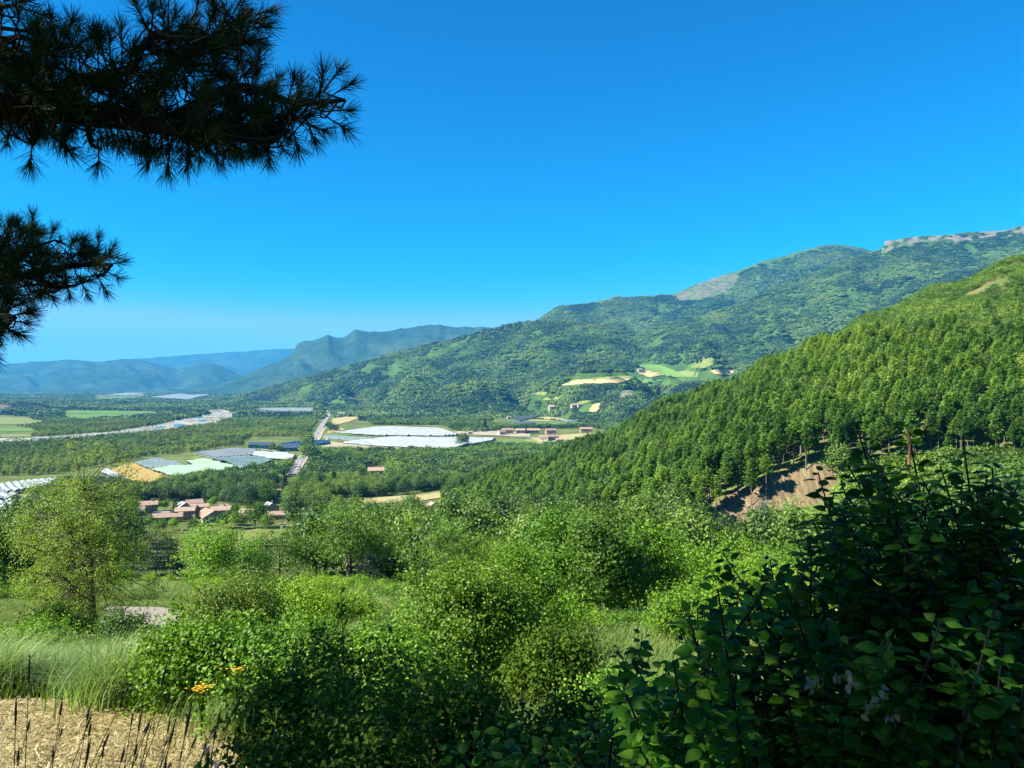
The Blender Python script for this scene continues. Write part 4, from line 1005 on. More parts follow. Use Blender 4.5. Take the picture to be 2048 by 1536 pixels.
def house(px, py, wpx, label, dep=.7, hw=.42, rz=0.0, pitch=.32, wall='wall', roof='roof', wins=2, door=True, chim=True, cat='house', name='house', group=None, ridge='x', floors=1, d0=None, lift=0, loc=None):
    q = hit(px, py) if loc is None else loc
    w = wpx / FPX * q[1]; D = w * dep; h = w * hw
    t = empty(name, (q[0], q[1], q[2] - .2 + lift), rz); tag(t, label, cat, group)
    x0, x1, y0, y1 = -w / 2, w / 2, -D / 2, D / 2; b = MB(); b.add([(x0, y0, -1), (x1, y0, -1), (x1, y1, -1), (x0, y1, -1), (x0, y0, h), (x1, y0, h), (x1, y1, h), (x0, y1, h)], [(0, 1, 5, 4), (1, 2, 6, 5), (2, 3, 7, 6), (3, 0, 4, 7)])
    ov = .045 * w
    if ridge == 'x':
        rh = D / 2 * pitch * 1.6
        b.add([(x0, y0, h), (x0, y1, h), (x0, 0, h + rh), (x1, y0, h), (x1, y1, h), (x1, 0, h + rh)], [(0, 1, 2), (3, 5, 4)])
        A = [(x0 - ov, y0 - ov, h - ov * pitch * 1.6), (x1 + ov, y0 - ov, h - ov * pitch * 1.6), (x1 + ov, 0, h + rh), (x0 - ov, 0, h + rh)]; B = [(-a, -c, z) for a, c, z in A]
    else:
        rh = w / 2 * pitch * 1.6
        b.add([(x0, y0, h), (x1, y0, h), (0, y0, h + rh), (x0, y1, h), (x1, y1, h), (0, y1, h + rh)], [(0, 1, 2), (3, 5, 4)])
        A = [(x0 - ov, y1 + ov, h - ov * pitch * 1.6), (x0 - ov, y0 - ov, h - ov * pitch * 1.6), (0, y0 - ov, h + rh), (0, y1 + ov, h + rh)]; B = [(-a, -c, z) for a, c, z in A]
    obj('wall', b.mesh('wall', M[wall]), t)
    r = MB(); th = .02 * w
    for S_ in (A, B):
        T_ = np.array(S_) + [0, 0, .02]; U_ = T_ + [0, 0, th]
        r.add(np.vstack([T_, U_]), [(3, 2, 1, 0), (4, 5, 6, 7), (0, 1, 5, 4), (1, 2, 6, 5), (2, 3, 7, 6), (3, 0, 4, 7)])
    rf = obj('roof', r.mesh('roof', M[roof]), t)
    if chim:
        c = MB(); cw = .035 * w; box(c, w * .18 - cw, w * .18 + cw, -cw, cw, h, h + rh + .1 * w); box(c, w * .18 - cw * 1.3, w * .18 + cw * 1.3, -cw * 1.3, cw * 1.3, h + rh + .1 * w, h + rh + .12 * w); obj('chimney', c.mesh('chimney', M['wall']), rf)
    fl = [(h * (.42 if floors == 1 else .2 + .45 * k), h * (.36 if floors == 1 else .24)) for k in range(floors)]
    for fz, fh in fl:
        for k in range(wins):
            cx = x0 + w * (k + .8) / (wins + .6); ww = w * .05
            f_ = MB(); ring_box(f_, cx - ww, cx + ww, fz, fz + fh, y0 - .002, .012 * w, .05)
            fo = obj('window', f_.mesh('window', M['wall_w']), t); g_ = MB(); box(g_, cx - ww, cx + ww, y0 - .03, y0 - .005, fz, fz + fh); obj('pane', g_.mesh('pane', M['glass']), fo)
        for sx in (x0, x1):
            g_ = MB(); s = -1 if sx < 0 else 1; box(g_, min(sx, sx + s * .06), max(sx, sx + s * .06), -D * .12, D * .06, fz, fz + fh)
            obj('window', g_.mesh('window', M['glass']), t)
    if door:
        g_ = MB(); box(g_, -w * .05, w * .05, y0 - .06, y0 - .003, -.9, h * (.7 if floors == 1 else .36)); obj('door', g_.mesh('door', M['door']), t)
    return t
V_ = 'village houses below the wood'
house(298, 1026, 30, 'tall ochre house with a chimney, at the lane tree end of the village', .8, .62, .5, floors=2, group=V_)
house(268, 1030, 38, 'low tiled house half hidden by the spreading tree', .6, .3, .3, group=V_)
house(322, 1034, 30, 'small white flat shed between village houses', .5, .34, .2, .05, 'wall_w', 'roof_g', 1, True, False, 'shed', 'shed')
house(336, 1044, 52, 'long low tiled house in front of the village', .45, .24, .35, wins=3, group=V_)
house(372, 1040, 38, 'two storey ochre house with a dark window, in the village centre', .8, .55, .35, .22, floors=2, group=V_)
house(398, 1032, 34, 'two storey ochre house behind the village centre one', .8, .6, .4, .2, floors=2, group=V_, chim=False)
house(420, 1044, 46, 'big barn with a broad pale tiled gable', 1.0, .3, .75, .34, 'wall_s', 'roof', 1, True, False, 'barn', 'barn', ridge='y')
house(442, 1034, 36, 'stone house with two roofs behind the gabled barn', .7, .45, .3, .3, 'wall_s', group=V_)
house(455, 1024, 28, 'small tiled house furthest back behind the gabled barn', .7, .4, .3, group=V_)
house(388, 1018, 30, 'house with a tan roof next to the grey roofed barn', .8, .45, .6, group=V_, chim=False)
house(368, 1022, 26, 'barn with a grey roof at the back of the village', .9, .4, .7, .4, 'wall_s', 'roof_g', 1, True, False, 'barn', 'barn', ridge='y')
house(497, 1036, 32, 'orange walled house behind the tall round tree', .7, .42, -.4, group=V_)
house(540, 1026, 28, 'grey stone house with a grey gable', .9, .5, .7, .35, 'wall_s', 'roof_g', 1, group=V_, ridge='y')
house(556, 1040, 38, 'long tiled house near the pale track', .55, .34, .15, group=V_)
house(559, 992, 13, 'lone chimneyed house roof rising out of the wood', .8, .9, .3)
house(752, 950, 30, 'ochre farmhouse alone in the wood, with a white extension', .7, .34, .15, wins=3)
house(866, 1018, 18, 'small stone hut with a tiled roof by the dry strip field', .9, .5, .6, .4, 'wall_s', 'roof', 1, True, False, 'hut', 'hut', ridge='y')
F_ = 'farm buildings at the mouth of the side valley'
house(1003, 870, 14, 'small cream barn beside the round trees', .7, .5, .5, .4, 'wall_w', group=F_, chim=False)
house(1015, 868, 22, 'pink walled farmhouse at one end of the row', .5, .4, .2, wins=2, group=F_)
house(1055, 867, 46, 'very long low farm building in the middle of the row', .2, .16, .06, .3, wins=6, group=F_, chim=False)
house(1056, 866, 12, 'white house in front of the long farm building', .7, .6, .2, wall='wall_w', group=F_)
house(1101, 870, 20, 'orange two storey farmhouse above the white villa', .6, .5, .2, floors=2, group=F_)
house(1088, 882, 18, 'white villa nearest the green lawn', .7, .45, -.2, wall='wall_w', group=F_)
house(1104, 881, 24, 'white villa with a low tiled roof', .6, .35, .3, wall='wall_w', group=F_)
house(1120, 884, 16, 'low cream annexe beside the white villas', .6, .35, .1, wall='wall_w', group=F_, chim=False)
house(1172, 866, 24, 'tiled farmhouse against the pine hillside', .5, .36, .1, group=F_)
house(683, 832, 14, 'white house at the far bend of the road', .6, .4, .2, wall='wall_w', roof='roof_g')
house(676, 821, 10, 'pink walled house above the road bend', .7, .45, -.3)
house(940, 869, 9, 'cream shed behind the white nets', .8, .6, .3, wall='wall_w', chim=False, cat='shed', name='shed')
house(1018, 838, 8, 'pale shed at the end of the bluish net', .8, .5, .3, wall='wall_w', chim=False, cat='shed', name='shed')
for px, py, w_, lb in ((1106, 824, 17, 'white house on the terrace above the bluish net'), (1150, 820, 16, 'cream farmhouse below the terrace field'), (1160, 817, 10, 'cream barn behind the terrace farmhouse'), (704, 801, 6, 'white house high on the wooded slope'), (722, 805, 7, 'white roof among trees on the wooded slope'), (730, 804, 6, 'small white roof beside another on the wooded slope'), (1280, 745, 9, 'cream farmhouse between the slope fields'), (790, 795, 6, 'orange roof lost in the slope forest')):
    _, q = LA['find'](px, py); house(px, py, w_, lb, .7, .5, .2, wall='wall_w', loc=q + np.array([0, 0, 3.0]), wins=2)
# the far town
town = []
tp = house(300, 779, 2.4, 'pale far town building before the foot of the blue hills', .7, .7, .2, wall='wall_w', wins=1, door=False, chim=False, cat='building', name='town_building', group='buildings of the far town')
k0 = [c for c in tp.children]
for i in range(75):
    a = R.uniform(100, 560) if i % 3 else R.uniform(240, 420); dd = R.uniform(6400, 9500)
    t = tp.copy(); C.objects.link(t); t.location = ((a - CX) / FPX * dd, dd, -110); t.rotation_euler = (0, 0, R.uniform(0, 3)); s = R.uniform(.5, 1.1) * np.array([R.uniform(1, 2.6), 1, .55]); t.scale = s
    for c in k0:
        q = c.copy(); C.objects.link(q); q.parent = t
# green barns with solar roofs
def barn(px, py, wpx, label, rz, dep=1.3, h=.34, teeth=0):
    q = hit(px, py); w = wpx / FPX * q[1]; D = w * dep; hh = w * h
    t = empty('barn', (q[0], q[1], q[2] - .3), rz); tag(t, label, 'barn')
    b = MB(); box(b, -w / 2, w / 2, 0, D, 0, hh); obj('wall', b.mesh('wall', M['barn']), t)
    if not teeth:
        r = MB(); A = np.array([(-w * .52, -w * .03, hh), (w * .52, -w * .03, hh), (w * .52, D * 1.02, hh + w * .17), (-w * .52, D * 1.02, hh + w * .17)])
        r.add(np.vstack([A, A + [0, 0, .4]]), [(3, 2, 1, 0), (4, 5, 6, 7), (0, 1, 5, 4), (1, 2, 6, 5), (2, 3, 7, 6), (3, 0, 4, 7)])
        obj('solar_roof', r.mesh('solar_roof', M['pv']), t)
        g = MB()
        for i in range(1, 8):
            xx = -w * .52 + w * 1.04 * i / 8; P0 = np.array([xx, -w * .03, hh + .42]); P1 = np.array([xx, D * 1.02, hh + w * .17 + .42]); tube(g, [P0, P1], .12, 4)
        obj('panel_joints', g.mesh('panel_joints', M['metal']), t)
    else:
        for i in range(teeth):
            x0 = -w / 2 + w * i / teeth; x1 = x0 + w / teeth
            r = MB(); r.add([(x0, -1, hh), (x0, D, hh), (x0 + (x1 - x0) * .62, D, hh + 3.0), (x0 + (x1 - x0) * .62, -1, hh + 3.0)], [(0, 3, 2, 1)]); obj('solar_panel', r.mesh('solar_panel', M['pv']), t)
            r = MB(); r.add([(x0 + (x1 - x0) * .62, -1, hh + 3.0), (x0 + (x1 - x0) * .62, D, hh + 3.0), (x1, D, hh + .02), (x1, -1, hh + .02)], [(0, 3, 2, 1)]); obj('skylight', r.mesh('skylight', M['pv_w']), t)
    g = MB(); box(g, -w * .1, w * .1, -.15, -.02, 0, hh * .8); obj('door', g.mesh('door', M['metal']), t)
barn(508, 897, 22, 'green barn with a blue solar roof, the first of two alike', .25); barn(531, 899, 24, 'green barn with a blue solar roof, nearer the road', .25)
barn(575, 903, 36, 'green barn below the saw-tooth solar roofs', .2, .9, .2, 0)
barn(588, 895, 58, 'wide glasshouse with saw-tooth rows of solar panels', -.25, 1.7, .1, 8)

# vehicles
def car(px, py, label, paint, rz, L=4.3, H_=1.5, cat='car', name='car'):
    q = hit(px, py); t = empty(name, (q[0], q[1], q[2] + 1.05), rz); tag(t, label, cat)
    b = MB(); w = .88
    prof = [(-L / 2, .35), (-L / 2, .8), (-L * .36, .92), (-L * .22, H_), (L * .2, H_), (L * .34, .95), (L / 2, .82), (L / 2, .35)]
    V = [(x, s * w, z) for s in (-1, 1) for x, z in prof]; n8 = 8
    b.add(V, [(i, (i + 1) % n8, n8 + (i + 1) % n8, n8 + i) for i in range(n8)])
    for s in (0, n8): b.add([V[s + i] for i in (0, 1, 6, 7)], [(0, 1, 2, 3)]); b.add([V[s + i] for i in (1, 2, 5, 6)], [(0, 1, 2, 3)]); b.add([V[s + i] for i in (2, 3, 4, 5)], [(0, 1, 2, 3)])
    obj('body', b.mesh('body', M[paint]), t)
    g = MB()
    for s in (-1, 1): g.add([(x, s * (w + .01), z) for x, z in ((-L * .3, .97), (-L * .2, H_ - .08), (L * .18, H_ - .08), (L * .28, .97))], [(0, 1, 2, 3)])
    obj('window', g.mesh('window', M['glass']), t)
    for sx in (-L * .31, L * .31):
        for sy in (-w, w):
            k = MB(); tube(k, [(sx, sy - .1, .33), (sx, sy + .1, .33)], .33, 12); tube(k, [(sx, sy - .1, .33), (sx, sy + .1, .33)], .2, 12); obj('wheel', k.mesh('wheel', M['tyre']), t)
car(649, 846, 'pale car driving on the road past the wood', 'paint', 1.9); car(636, 868, 'dark car on the near part of the road', 'paint_d', 1.9)
car(666, 864, 'dark car parked under the lone roadside tree', 'paint_d', .3); car(679, 881.5, 'dark farm van standing by the polytunnels', 'paint_d', .1, 5.2, 2.3, 'van', 'van'); car(327, 952, 'white van at the edge of the golden field', 'paint', .3, 5.2, 2.3, 'van', 'van')

# landmark trees of the valley
lmk = [(926, 893, 26, 28, 'low', 'big round tree alone at the corner of the white net'), (668, 866, 22, 20, 'low', 'round roadside tree beside the parked car'), (615, 897, 30, 34, 'low', 'dark round tree at the barn bend of the road'),
       (618, 925, 36, 40, 'low', 'big dark tree hugging the road'), (560, 905, 14, 15, 'low', 'dark tree between the two green barns'), (545, 905, 12, 22, 'low', 'tree beside the blue solar barn'), (1373, 995, 20, 20, 'low', 'dark tree on the pine slope edge')][:6]
lbm = tree_meshes('round_tree', 9, (4.4, 4.4, 4.0), 5.0, 60, 14, 1.0, 1.7, 'tree', seed=71, lump=.3, limbs=5)
for px, py, wpx, hpx, k, lb in lmk:
    q = hit(px, py); w = wpx / FPX * q[1] / 9.6; hh = hpx / FPX * q[1] / 9.4
    t = empty('broadleaf_tree', q, R.uniform(0, 6), (w, w, hh)); tag(t, lb, 'tree')
    obj('trunk', lbm[0], t); obj('crown', lbm[1], t)
cym = pine_meshes('cypress', 10, 1.5, 'juniper', 81, .04, 20, 34, .6, 6, .2)
for px, py, hpx, lb in ((570, 992, 42, 'dark conifer spire in the wood beside the road end'), (668, 985, 46, 'dark conifer spire rising behind the village meadow'), (640, 990, 40, 'dark conifer spire next to another in the wood'), (1052, 868, 14, 'thin dark cypress before the long farm building'), (970, 862, 26, 'tall dark conifer pair behind the white nets'), (1086, 880, 9, 'small dark cypress by the white villa'), (395, 1052, 42, 'blue green conifer in front of the ochre village house'), (348, 1035, 22, 'dark cedar between village houses')):
    q = hit(px, py); s = hpx / FPX * q[1] / 10
    t = empty('conifer', q, R.uniform(0, 6), s); tag(t, lb, 'tree'); obj('trunk', cym[0], t); obj('crown', cym[1], t)

# ------------------------------------------------------------------ trees and bushes of the near slope, one by one
def plant(name, px, py, top, wpx, label, mat, ncl=70, nleaf=60, leaf=.1, clr=None, cat='tree', seed=0, low=-.7, lump=.4, depth=None, trunk=None, cfrac=.5, shell=.5, limbs=8, lean=(0, 0), bark='bark', jit=0, group=None, rzf=.9):
    """tree or bush standing at pixel (px, py), reaching up to row `top`, wpx wide"""
    q = hit(px, py) if depth is None else np.array([(px - CX) / FPX * depth, depth, float(H((px - CX) / FPX * depth, depth))])
    k = q[1] / FPX
    topz = -(top - CY) * k; h = topz - q[2]; w = wpx * k
    rx = w / 2 * .93; rzz = min(h * cfrac, h * .55) ; cz = h - rzz * .97
    clr = clr or rx * .3
    a, b = tree_meshes(name, h, (rx, rx * .85, rzz), cz, ncl, nleaf, leaf, clr, mat, bark, seed, trunk, L4, low, lean, limbs, shell, lump, shoots=0 if mat in ('juniper', 'spruce', 'pine') else 60 if q[1] < 20 else 34)
    t = empty(name, q, 0); tag(t, label, cat, group); obj('trunk', a, t); obj('crown', b, t)
    return t
P_ = plant
P_('broadleaf_tree', 420, 1172, 1046, 118, 'bright yellow green tree beside the small meadow', 'oak_y', 60, 110, .34, seed=201, lump=.5)
P_('oak_tree', 700, 1168, 1026, 165, 'spreading oak with a thick dark forked trunk at the meadow edge', 'oak', 46, 150, .36, seed=202, cfrac=.42, trunk=.42, limbs=7, clr=1.6, shell=.7)
P_('oak_tree', 560, 1160, 1066, 130, 'broad green oak below the small meadow, left of the forked oak', 'oak', 60, 110, .3, seed=203)
P_('oak_tree', 640, 1150, 1078, 110, 'green oak touching the forked oak on its village side', 'oak', 50, 110, .32, seed=204)
P_('oak_tree', 500, 1165, 1090, 90, 'low light green oak by the bright yellow green tree', 'oak_y', 40, 100, .3, seed=205)
P_('juniper', 738, 1172, 1106, 48, 'dense dark juniper under the forked oak', 'juniper', 50, 120, .16, seed=206, low=-1, cfrac=.55, lump=.15)
P_('conifer', 312, 1160, 1064, 80, 'dark young pine behind the spreading lane tree', 'juniper', 50, 120, .24, seed=207, cfrac=.55, low=-.9)
P_('conifer', 355, 1150, 1085, 50, 'slim dark pine beside the bright yellow green tree', 'juniper', 40, 110, .2, seed=208, cfrac=.55, low=-.9)
P_('broadleaf_tree', 10, 1195, 1036, 120, 'green tree with a dark stem at the edge of the view', 'oak', 60, 110, .24, seed=209, cfrac=.45)
P_('broadleaf_tree', 68, 1190, 1066, 110, 'yellow green saplings beside the tree at the edge of the view', 'oak_y', 50, 110, .2, seed=210, cfrac=.55)
P_('broadleaf_tree', 800, 1150, 1072, 120, 'dark green tree behind the big hawthorn', 'oak', 50, 110, .3, seed=211)
P_('broadleaf_tree', 880, 1170, 1040, 140, 'tall light leaved maple shoots above the hawthorn', 'oak_y', 60, 90, .2, seed=212, lump=.6)
P_('broadleaf_tree', 960, 1170, 1068, 120, 'pale leaved young maple right beside the tall maple shoots', 'oak_y', 60, 90, .17, seed=213, lump=.6)
P_('oak_tree', 1120, 1238, 1040, 150, 'rounded bright oak, the first of the clump', 'oak_y', 48, 300, .15, seed=214, lump=.5, clr=.55, shell=.72, cfrac=.46)
P_('oak_tree', 1205, 1245, 1036, 150, 'tallest oak in the middle of the clump', 'oak', 48, 300, .15, seed=215, lump=.5, clr=.55, shell=.72, cfrac=.46)
P_('oak_tree', 1295, 1240, 1052, 140, 'bright oak at the ravine end of the clump', 'oak_y', 48, 300, .15, seed=216, lump=.5, clr=.55, shell=.72, cfrac=.46)
P_('oak_tree', 1160, 1215, 1090, 170, 'deep green oak behind the clump of bright oaks', 'oak', 60, 120, .2, seed=217)
P_('oak_tree', 1030, 1190, 1088, 110, 'low green oak between the maple shoots and the oak clump', 'oak', 50, 110, .18, seed=218)
P_('broadleaf_tree', 1395, 1225, 1090, 130, 'yellow green bushy tree before the ravine', 'oak_y', 65, 130, .15, seed=219, cfrac=.55)
P_('broadleaf_tree', 1480, 1210, 1084, 140, 'yellow tinged bushy tree below the shaded bank', 'oak_y', 65, 130, .16, seed=220, cfrac=.55)
P_('broadleaf_tree', 1585, 1200, 1080, 150, 'light tree partly behind the dark bush', 'oak_y', 65, 120, .16, seed=221, cfrac=.55)
P_('broadleaf_tree', 1700, 1190, 1062, 150, 'light green tree seen through the dark bush shoots', 'oak_y', 60, 120, .17, seed=222, cfrac=.55)
P_('broadleaf_tree', 1830, 1180, 1050, 160, 'green tree under the reddish shoot tip', 'oak', 60, 120, .18, seed=223, cfrac=.55)
P_('broadleaf_tree', 1950, 1170, 1040, 150, 'light tree behind the upper edge of the dark bush', 'oak_y', 60, 120, .18, seed=224, cfrac=.55)
P_('broadleaf_tree', 2060, 1160, 1010, 130, 'yellow leaved tree at the very edge of the view', 'oak_y', 60, 120, .18, seed=225, cfrac=.55)
for i, (a, b, t_, w_, m_, lb) in enumerate([(1448, 1090, 1030, 60, 'juniper', 'dark shadowed tree right under the shaded bank'), (1524, 1092, 1004, 42, 'spruce', 'pale blue green spruce in the ravine'), (1500, 1088, 1022, 44, 'oak', 'small green tree beside the blue spruce'),
    (1590, 1078, 1000, 56, 'pine', 'young green pine below the sunlit earth'), (1625, 1085, 1020, 50, 'pine', 'second young pine below the sunlit earth, nearer the dark bush'), (1410, 1098, 1060, 50, 'oak_y', 'light shrub at the lower end of the bank'), (1560, 1085, 1035, 40, 'oak', 'round shrub between the spruce and the young pines'),
    (1690, 1085, 990, 60, 'pine', 'green pine at the foot of the slope behind the dark bush shoots'), (1760, 1090, 990, 70, 'pine', 'broad pine behind the reddish shoot'), (1860, 1090, 985, 80, 'pine', 'pine at the slope foot behind the upper dark bush'), (1960, 1085, 975, 80, 'pine', 'last pine at the slope foot')]):
    P_('conifer' if m_ in ('spruce', 'pine', 'juniper') else 'broadleaf_tree', a, b, t_, w_, lb, m_, 46, 80, .42 if m_ != 'oak' else .4, seed=240 + i, cfrac=.56, low=-.9, depth=172 - (i % 3) * 6)

# the spreading tree by the gravel lane
P_('oak_tree', 188, 1262, 932, 285, 'spreading thin leaved oak with a dark trunk beside the gravel lane', 'oak_o', 250, 160, .066, .36, seed=301, cfrac=.52, trunk=.15, limbs=9, low=-.95, shell=.25, lump=.45, lean=(-.35, 0))
P_('bush', 248, 1296, 1240, 100, 'low drooping oak branches shading the gravel lane', 'oak', 30, 120, .07, .3, 'bush', seed=302, low=-.6)
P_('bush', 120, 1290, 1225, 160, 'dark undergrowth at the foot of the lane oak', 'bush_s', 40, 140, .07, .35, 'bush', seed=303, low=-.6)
# bushes
P_('bush', 462, 1285, 1152, 190, 'dark olive rounded bush behind the brambles', 'oak_o', 90, 170, .075, .34, 'bush', seed=304, low=-.8, cfrac=.55)
P_('bush', 590, 1268, 1175, 170, 'yellow green bush in the middle of the slope', 'bush_y', 80, 150, .085, .4, 'bush', seed=305, low=-.7, cfrac=.55)
P_('bush', 705, 1262, 1196, 130, 'low yellow green bush by the grassy gap', 'bush_y', 60, 130, .085, .36, 'bush', seed=306, low=-.7, cfrac=.55)
P_('bush', 640, 1225, 1168, 130, 'small yellow green bush below the juniper', 'bush_y', 50, 120, .1, .4, 'bush', seed=307, low=-.7, cfrac=.55)
P_('bush', 548, 1215, 1160, 120, 'olive bush beyond the yellow green ones', 'oak_o', 50, 120, .1, .4, 'bush', seed=308, low=-.7, cfrac=.55)
P_('bush', 770, 1210, 1178, 60, 'single small round bush in the meadow gap', 'bush', 30, 90, .09, .3, 'bush', seed=309, low=-.5)
P_('bramble', 400, 1412, 1262, 230, 'sunlit yellow green brambles next to the blue green grass', 'bush_y', 120, 150, .062, .22, 'bush', seed=310, low=-.8, cfrac=.56, lump=.4, trunk=.02)
P_('bramble', 520, 1420, 1275, 230, 'bright brambles behind the yellow flowers', 'bush', 120, 150, .062, .22, 'bush', seed=311, low=-.8, cfrac=.56, lump=.4, trunk=.02)
P_('bramble', 650, 1430, 1272, 240, 'bright leafy thicket behind the thin dark spire', 'bush', 120, 150, .06, .22, 'bush', seed=312, low=-.8, cfrac=.56, lump=.45, trunk=.02)
P_('bramble', 795, 1440, 1285, 200, 'pale green thicket under the big hawthorn', 'bush', 100, 150, .06, .22, 'bush', seed=313, low=-.8, cfrac=.56, lump=.45, trunk=.02)
P_('hawthorn', 935, 1400, 1135, 270, 'big sunlit hawthorn in the centre of the slope', 'oak', 78, 470, .055, .25, 'bush', seed=314, low=-.85, cfrac=.56, lump=.4, limbs=14)
P_('hawthorn', 860, 1370, 1180, 170, 'leafy hawthorn merging into the big one on its meadow side', 'oak', 50, 400, .055, .24, 'bush', seed=315, low=-.85, cfrac=.56, lump=.5)
P_('hawthorn', 1010, 1340, 1110, 190, 'taller arching bush behind the big hawthorn', 'bush_y', 60, 340, .06, .3, 'bush', seed=316, low=-.85, cfrac=.56, lump=.5)
P_('bush', 1110, 1420, 1270, 170, 'shadowy bush at the foot of the hawthorn', 'bush_s', 90, 160, .055, .25, 'bush', seed=317, low=-.8, cfrac=.56)
P_('bush', 1080, 1340, 1240, 140, 'yellow green shrub right of the hawthorn', 'bush_y', 70, 140, .06, .3, 'bush', seed=318, low=-.8, cfrac=.56)
P_('bush', 1260, 1275, 1236, 130, 'low shrubs in the shade of the oak clump', 'bush', 60, 120, .07, .3, 'bush', seed=319, low=-.6)
P_('bush', 1380, 1290, 1185, 170, 'yellow green bush between the oak clump and the dark bush', 'bush_y', 90, 150, .075, .36, 'bush', seed=320, low=-.8, cfrac=.56)
P_('bush', 1490, 1300, 1170, 170, 'pale green bush showing through the dark shoots', 'bush_y', 90, 150, .075, .36, 'bush', seed=321, low=-.8, cfrac=.56)
P_('bush', 1620, 1300, 1160, 190, 'light bush mostly hidden by the dark bush', 'bush_y', 80, 140, .08, .4, 'bush', seed=322, low=-.8, cfrac=.56)
P_('bush', 1230, 1500, 1370, 210, 'green bush in the gap before the dark bush', 'bush', 90, 150, .05, .2, 'bush', seed=323, low=-.8, cfrac=.56, trunk=.02)
P_('bush', 60, 1310, 1262, 200, 'green brambles along the lane behind the grass', 'bush', 70, 130, .06, .25, 'bush', seed=324, low=-.5)
P_('bush', 240, 1325, 1296, 180, 'leafy weeds between the grass and the lane', 'bush', 60, 110, .05, .22, 'bush', seed=325, low=-.5)
# shaded thicket at the bottom
for i, (a, d, t_, w_, lb) in enumerate([(560, 5.2, 1345, 170, 'dark small leaved bush at the edge of the mown grass'), (660, 5.6, 1300, 260, 'dark thicket around the thin spire'), (800, 5.0, 1330, 300, 'dark thicket before the pale green thicket'), (940, 5.2, 1370, 260, 'dark thicket under the hawthorn'), (700, 4.0, 1420, 320, 'darkest low thicket at the bottom edge'), (1090, 4.2, 1470, 260, 'low dark shrub at the bottom beside the dogwood'), (1150, 6.2, 1400, 120, 'thin dark shrub in front of the shadowy bush')]):
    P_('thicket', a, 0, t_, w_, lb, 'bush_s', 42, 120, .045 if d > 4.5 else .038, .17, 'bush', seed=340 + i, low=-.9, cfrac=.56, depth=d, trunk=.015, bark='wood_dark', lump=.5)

# ------------------------------------------------------------------ the big dark dogwood
def dogwood(name, label, base, tips, npair, leaf, seed, filln=0, fillc=None, fillr=None):
    global R
    Ro = R; R = np.random.default_rng(seed)
    sm = MB(); lm = MB(); t = empty(name, base); tag(t, label, 'bush')
    base = np.array(base, float); PP = []; XX = []; ZZ = []; SS = []
    for tip in tips:
        tip = np.asarray(tip, float); b = base + R.normal(size=3) * [.35, .25, .05]
        v = tip - b; mid = b + v * .55 + np.array([0, 0, .10]) * np.linalg.norm(v) * R.uniform(.2, 1.2) + R.normal(size=3) * .06
        c = curve([b, mid, tip], 14); L = np.linalg.norm(v)
        tube(sm, c - base, np.linspace(.006, .0015, 14) * (1 + L * .3), 5)
        ang = R.uniform(0, pi); T = unit(np.gradient(c, axis=0))
        s0 = max(0, 13 - 13 * min(1, npair * .042 / L)); ks = np.linspace(s0, 13, npair)
        for j, k in enumerate(ks):
            i = min(int(k), 12); f = k - i; p = c[i] * (1 - f) + c[i + 1] * f; tt = T[i]
            a1 = unit(np.cross(tt, [0.3, .2, 1.0])); a2 = np.cross(tt, a1); th = ang + (j % 2) * pi / 2 + R.normal() * .25
            for sg in (1, -1):
                d = sg * (math.cos(th) * a1 + math.sin(th) * a2) + tt * .35 + np.array([0, 0, .12]); d = unit(d); d[2] = d[2] * .55 - .05
                PP.append(p + unit(d) * .012); XX.append(unit(d)); ZZ.append(unit(np.array([0, -.25, 1.0]) + .45 * R.normal(size=3))); SS.append(leaf * (R.uniform(.75, 1.15) * (.62 + .38 * min(1, (npair - j) / 3))))
    if filln:
        q = unit(R.normal(size=(filln, 3))) * (R.random((filln, 1)) ** .45) * fillr + fillc
        PP += list(q); XX += list(unit(R.normal(size=(filln, 3)) * [1, 1, .4])); ZZ += list(unit(R.normal(size=(filln, 3)) * .5 + [0, 0, 1])); SS += list(leaf * R.uniform(.7, 1.2, filln))
    V, F = stamp(LBIG[0], LBIG[1], np.array(PP) - base, np.array(XX), np.array(ZZ), np.array(SS)); lm.add(V, F)
    obj('stem', sm.mesh('stem', M['wood_dark'], True), t); obj('leaves', lm.mesh('leaves', M['dog'], True), t)
    R = Ro; return t
def at(px, py, d): return np.array([(px - CX) / FPX * d, d, -(py - CY) / FPX * d])
outl = [(1330, 1560), (1240, 1470), (1225, 1350), (1300, 1290), (1400, 1200), (1450, 1140), (1560, 1120), (1600, 1050), (1650, 980), (1700, 900), (1800, 920), (1900, 910), (1980, 960), (2110, 960), (2150, 1560)]
tipsA = [at(*p) for p in [(1815, 848, 2.6), (1712, 850, 2.75), (1735, 905, 2.7), (1925, 872, 2.5), (1880, 930, 2.5), (1636, 945, 2.8), (1668, 985, 2.7), (1640, 1040, 2.8), (1590, 1075, 2.9), (1760, 930, 2.6), (1840, 950, 2.5), (1985, 935, 2.5), (2040, 960, 2.4), (1445, 1105, 3.0), (1430, 1150, 3.0), (1480, 1165, 2.9), (1540, 1120, 2.9), (1235, 1300, 3.2), (1285, 1268, 3.2), (1352, 1225, 3.1), (1395, 1215, 3.1), (1215, 1340, 3.3), (1260, 1380, 3.1), (1200, 1395, 3.2), (1700, 1000, 2.6), (1960, 990, 2.4)]]
R2 = np.random.default_rng(55); tipsB = []
while len(tipsB) < 300:
    a, b = R2.uniform(1200, 2150), R2.uniform(900, 1560)
    if inpoly(np.array([a]), np.array([b]), outl)[0]:
        dd = R2.uniform(1.9, 3.3) if b > 1150 else R2.uniform(2.3, 3.2)
        tipsB.append(at(a, b, dd))
big = [t for t in tipsA + tipsB if t[0] > .75]; sml = [t for t in tipsA + tipsB if t[0] <= .75]
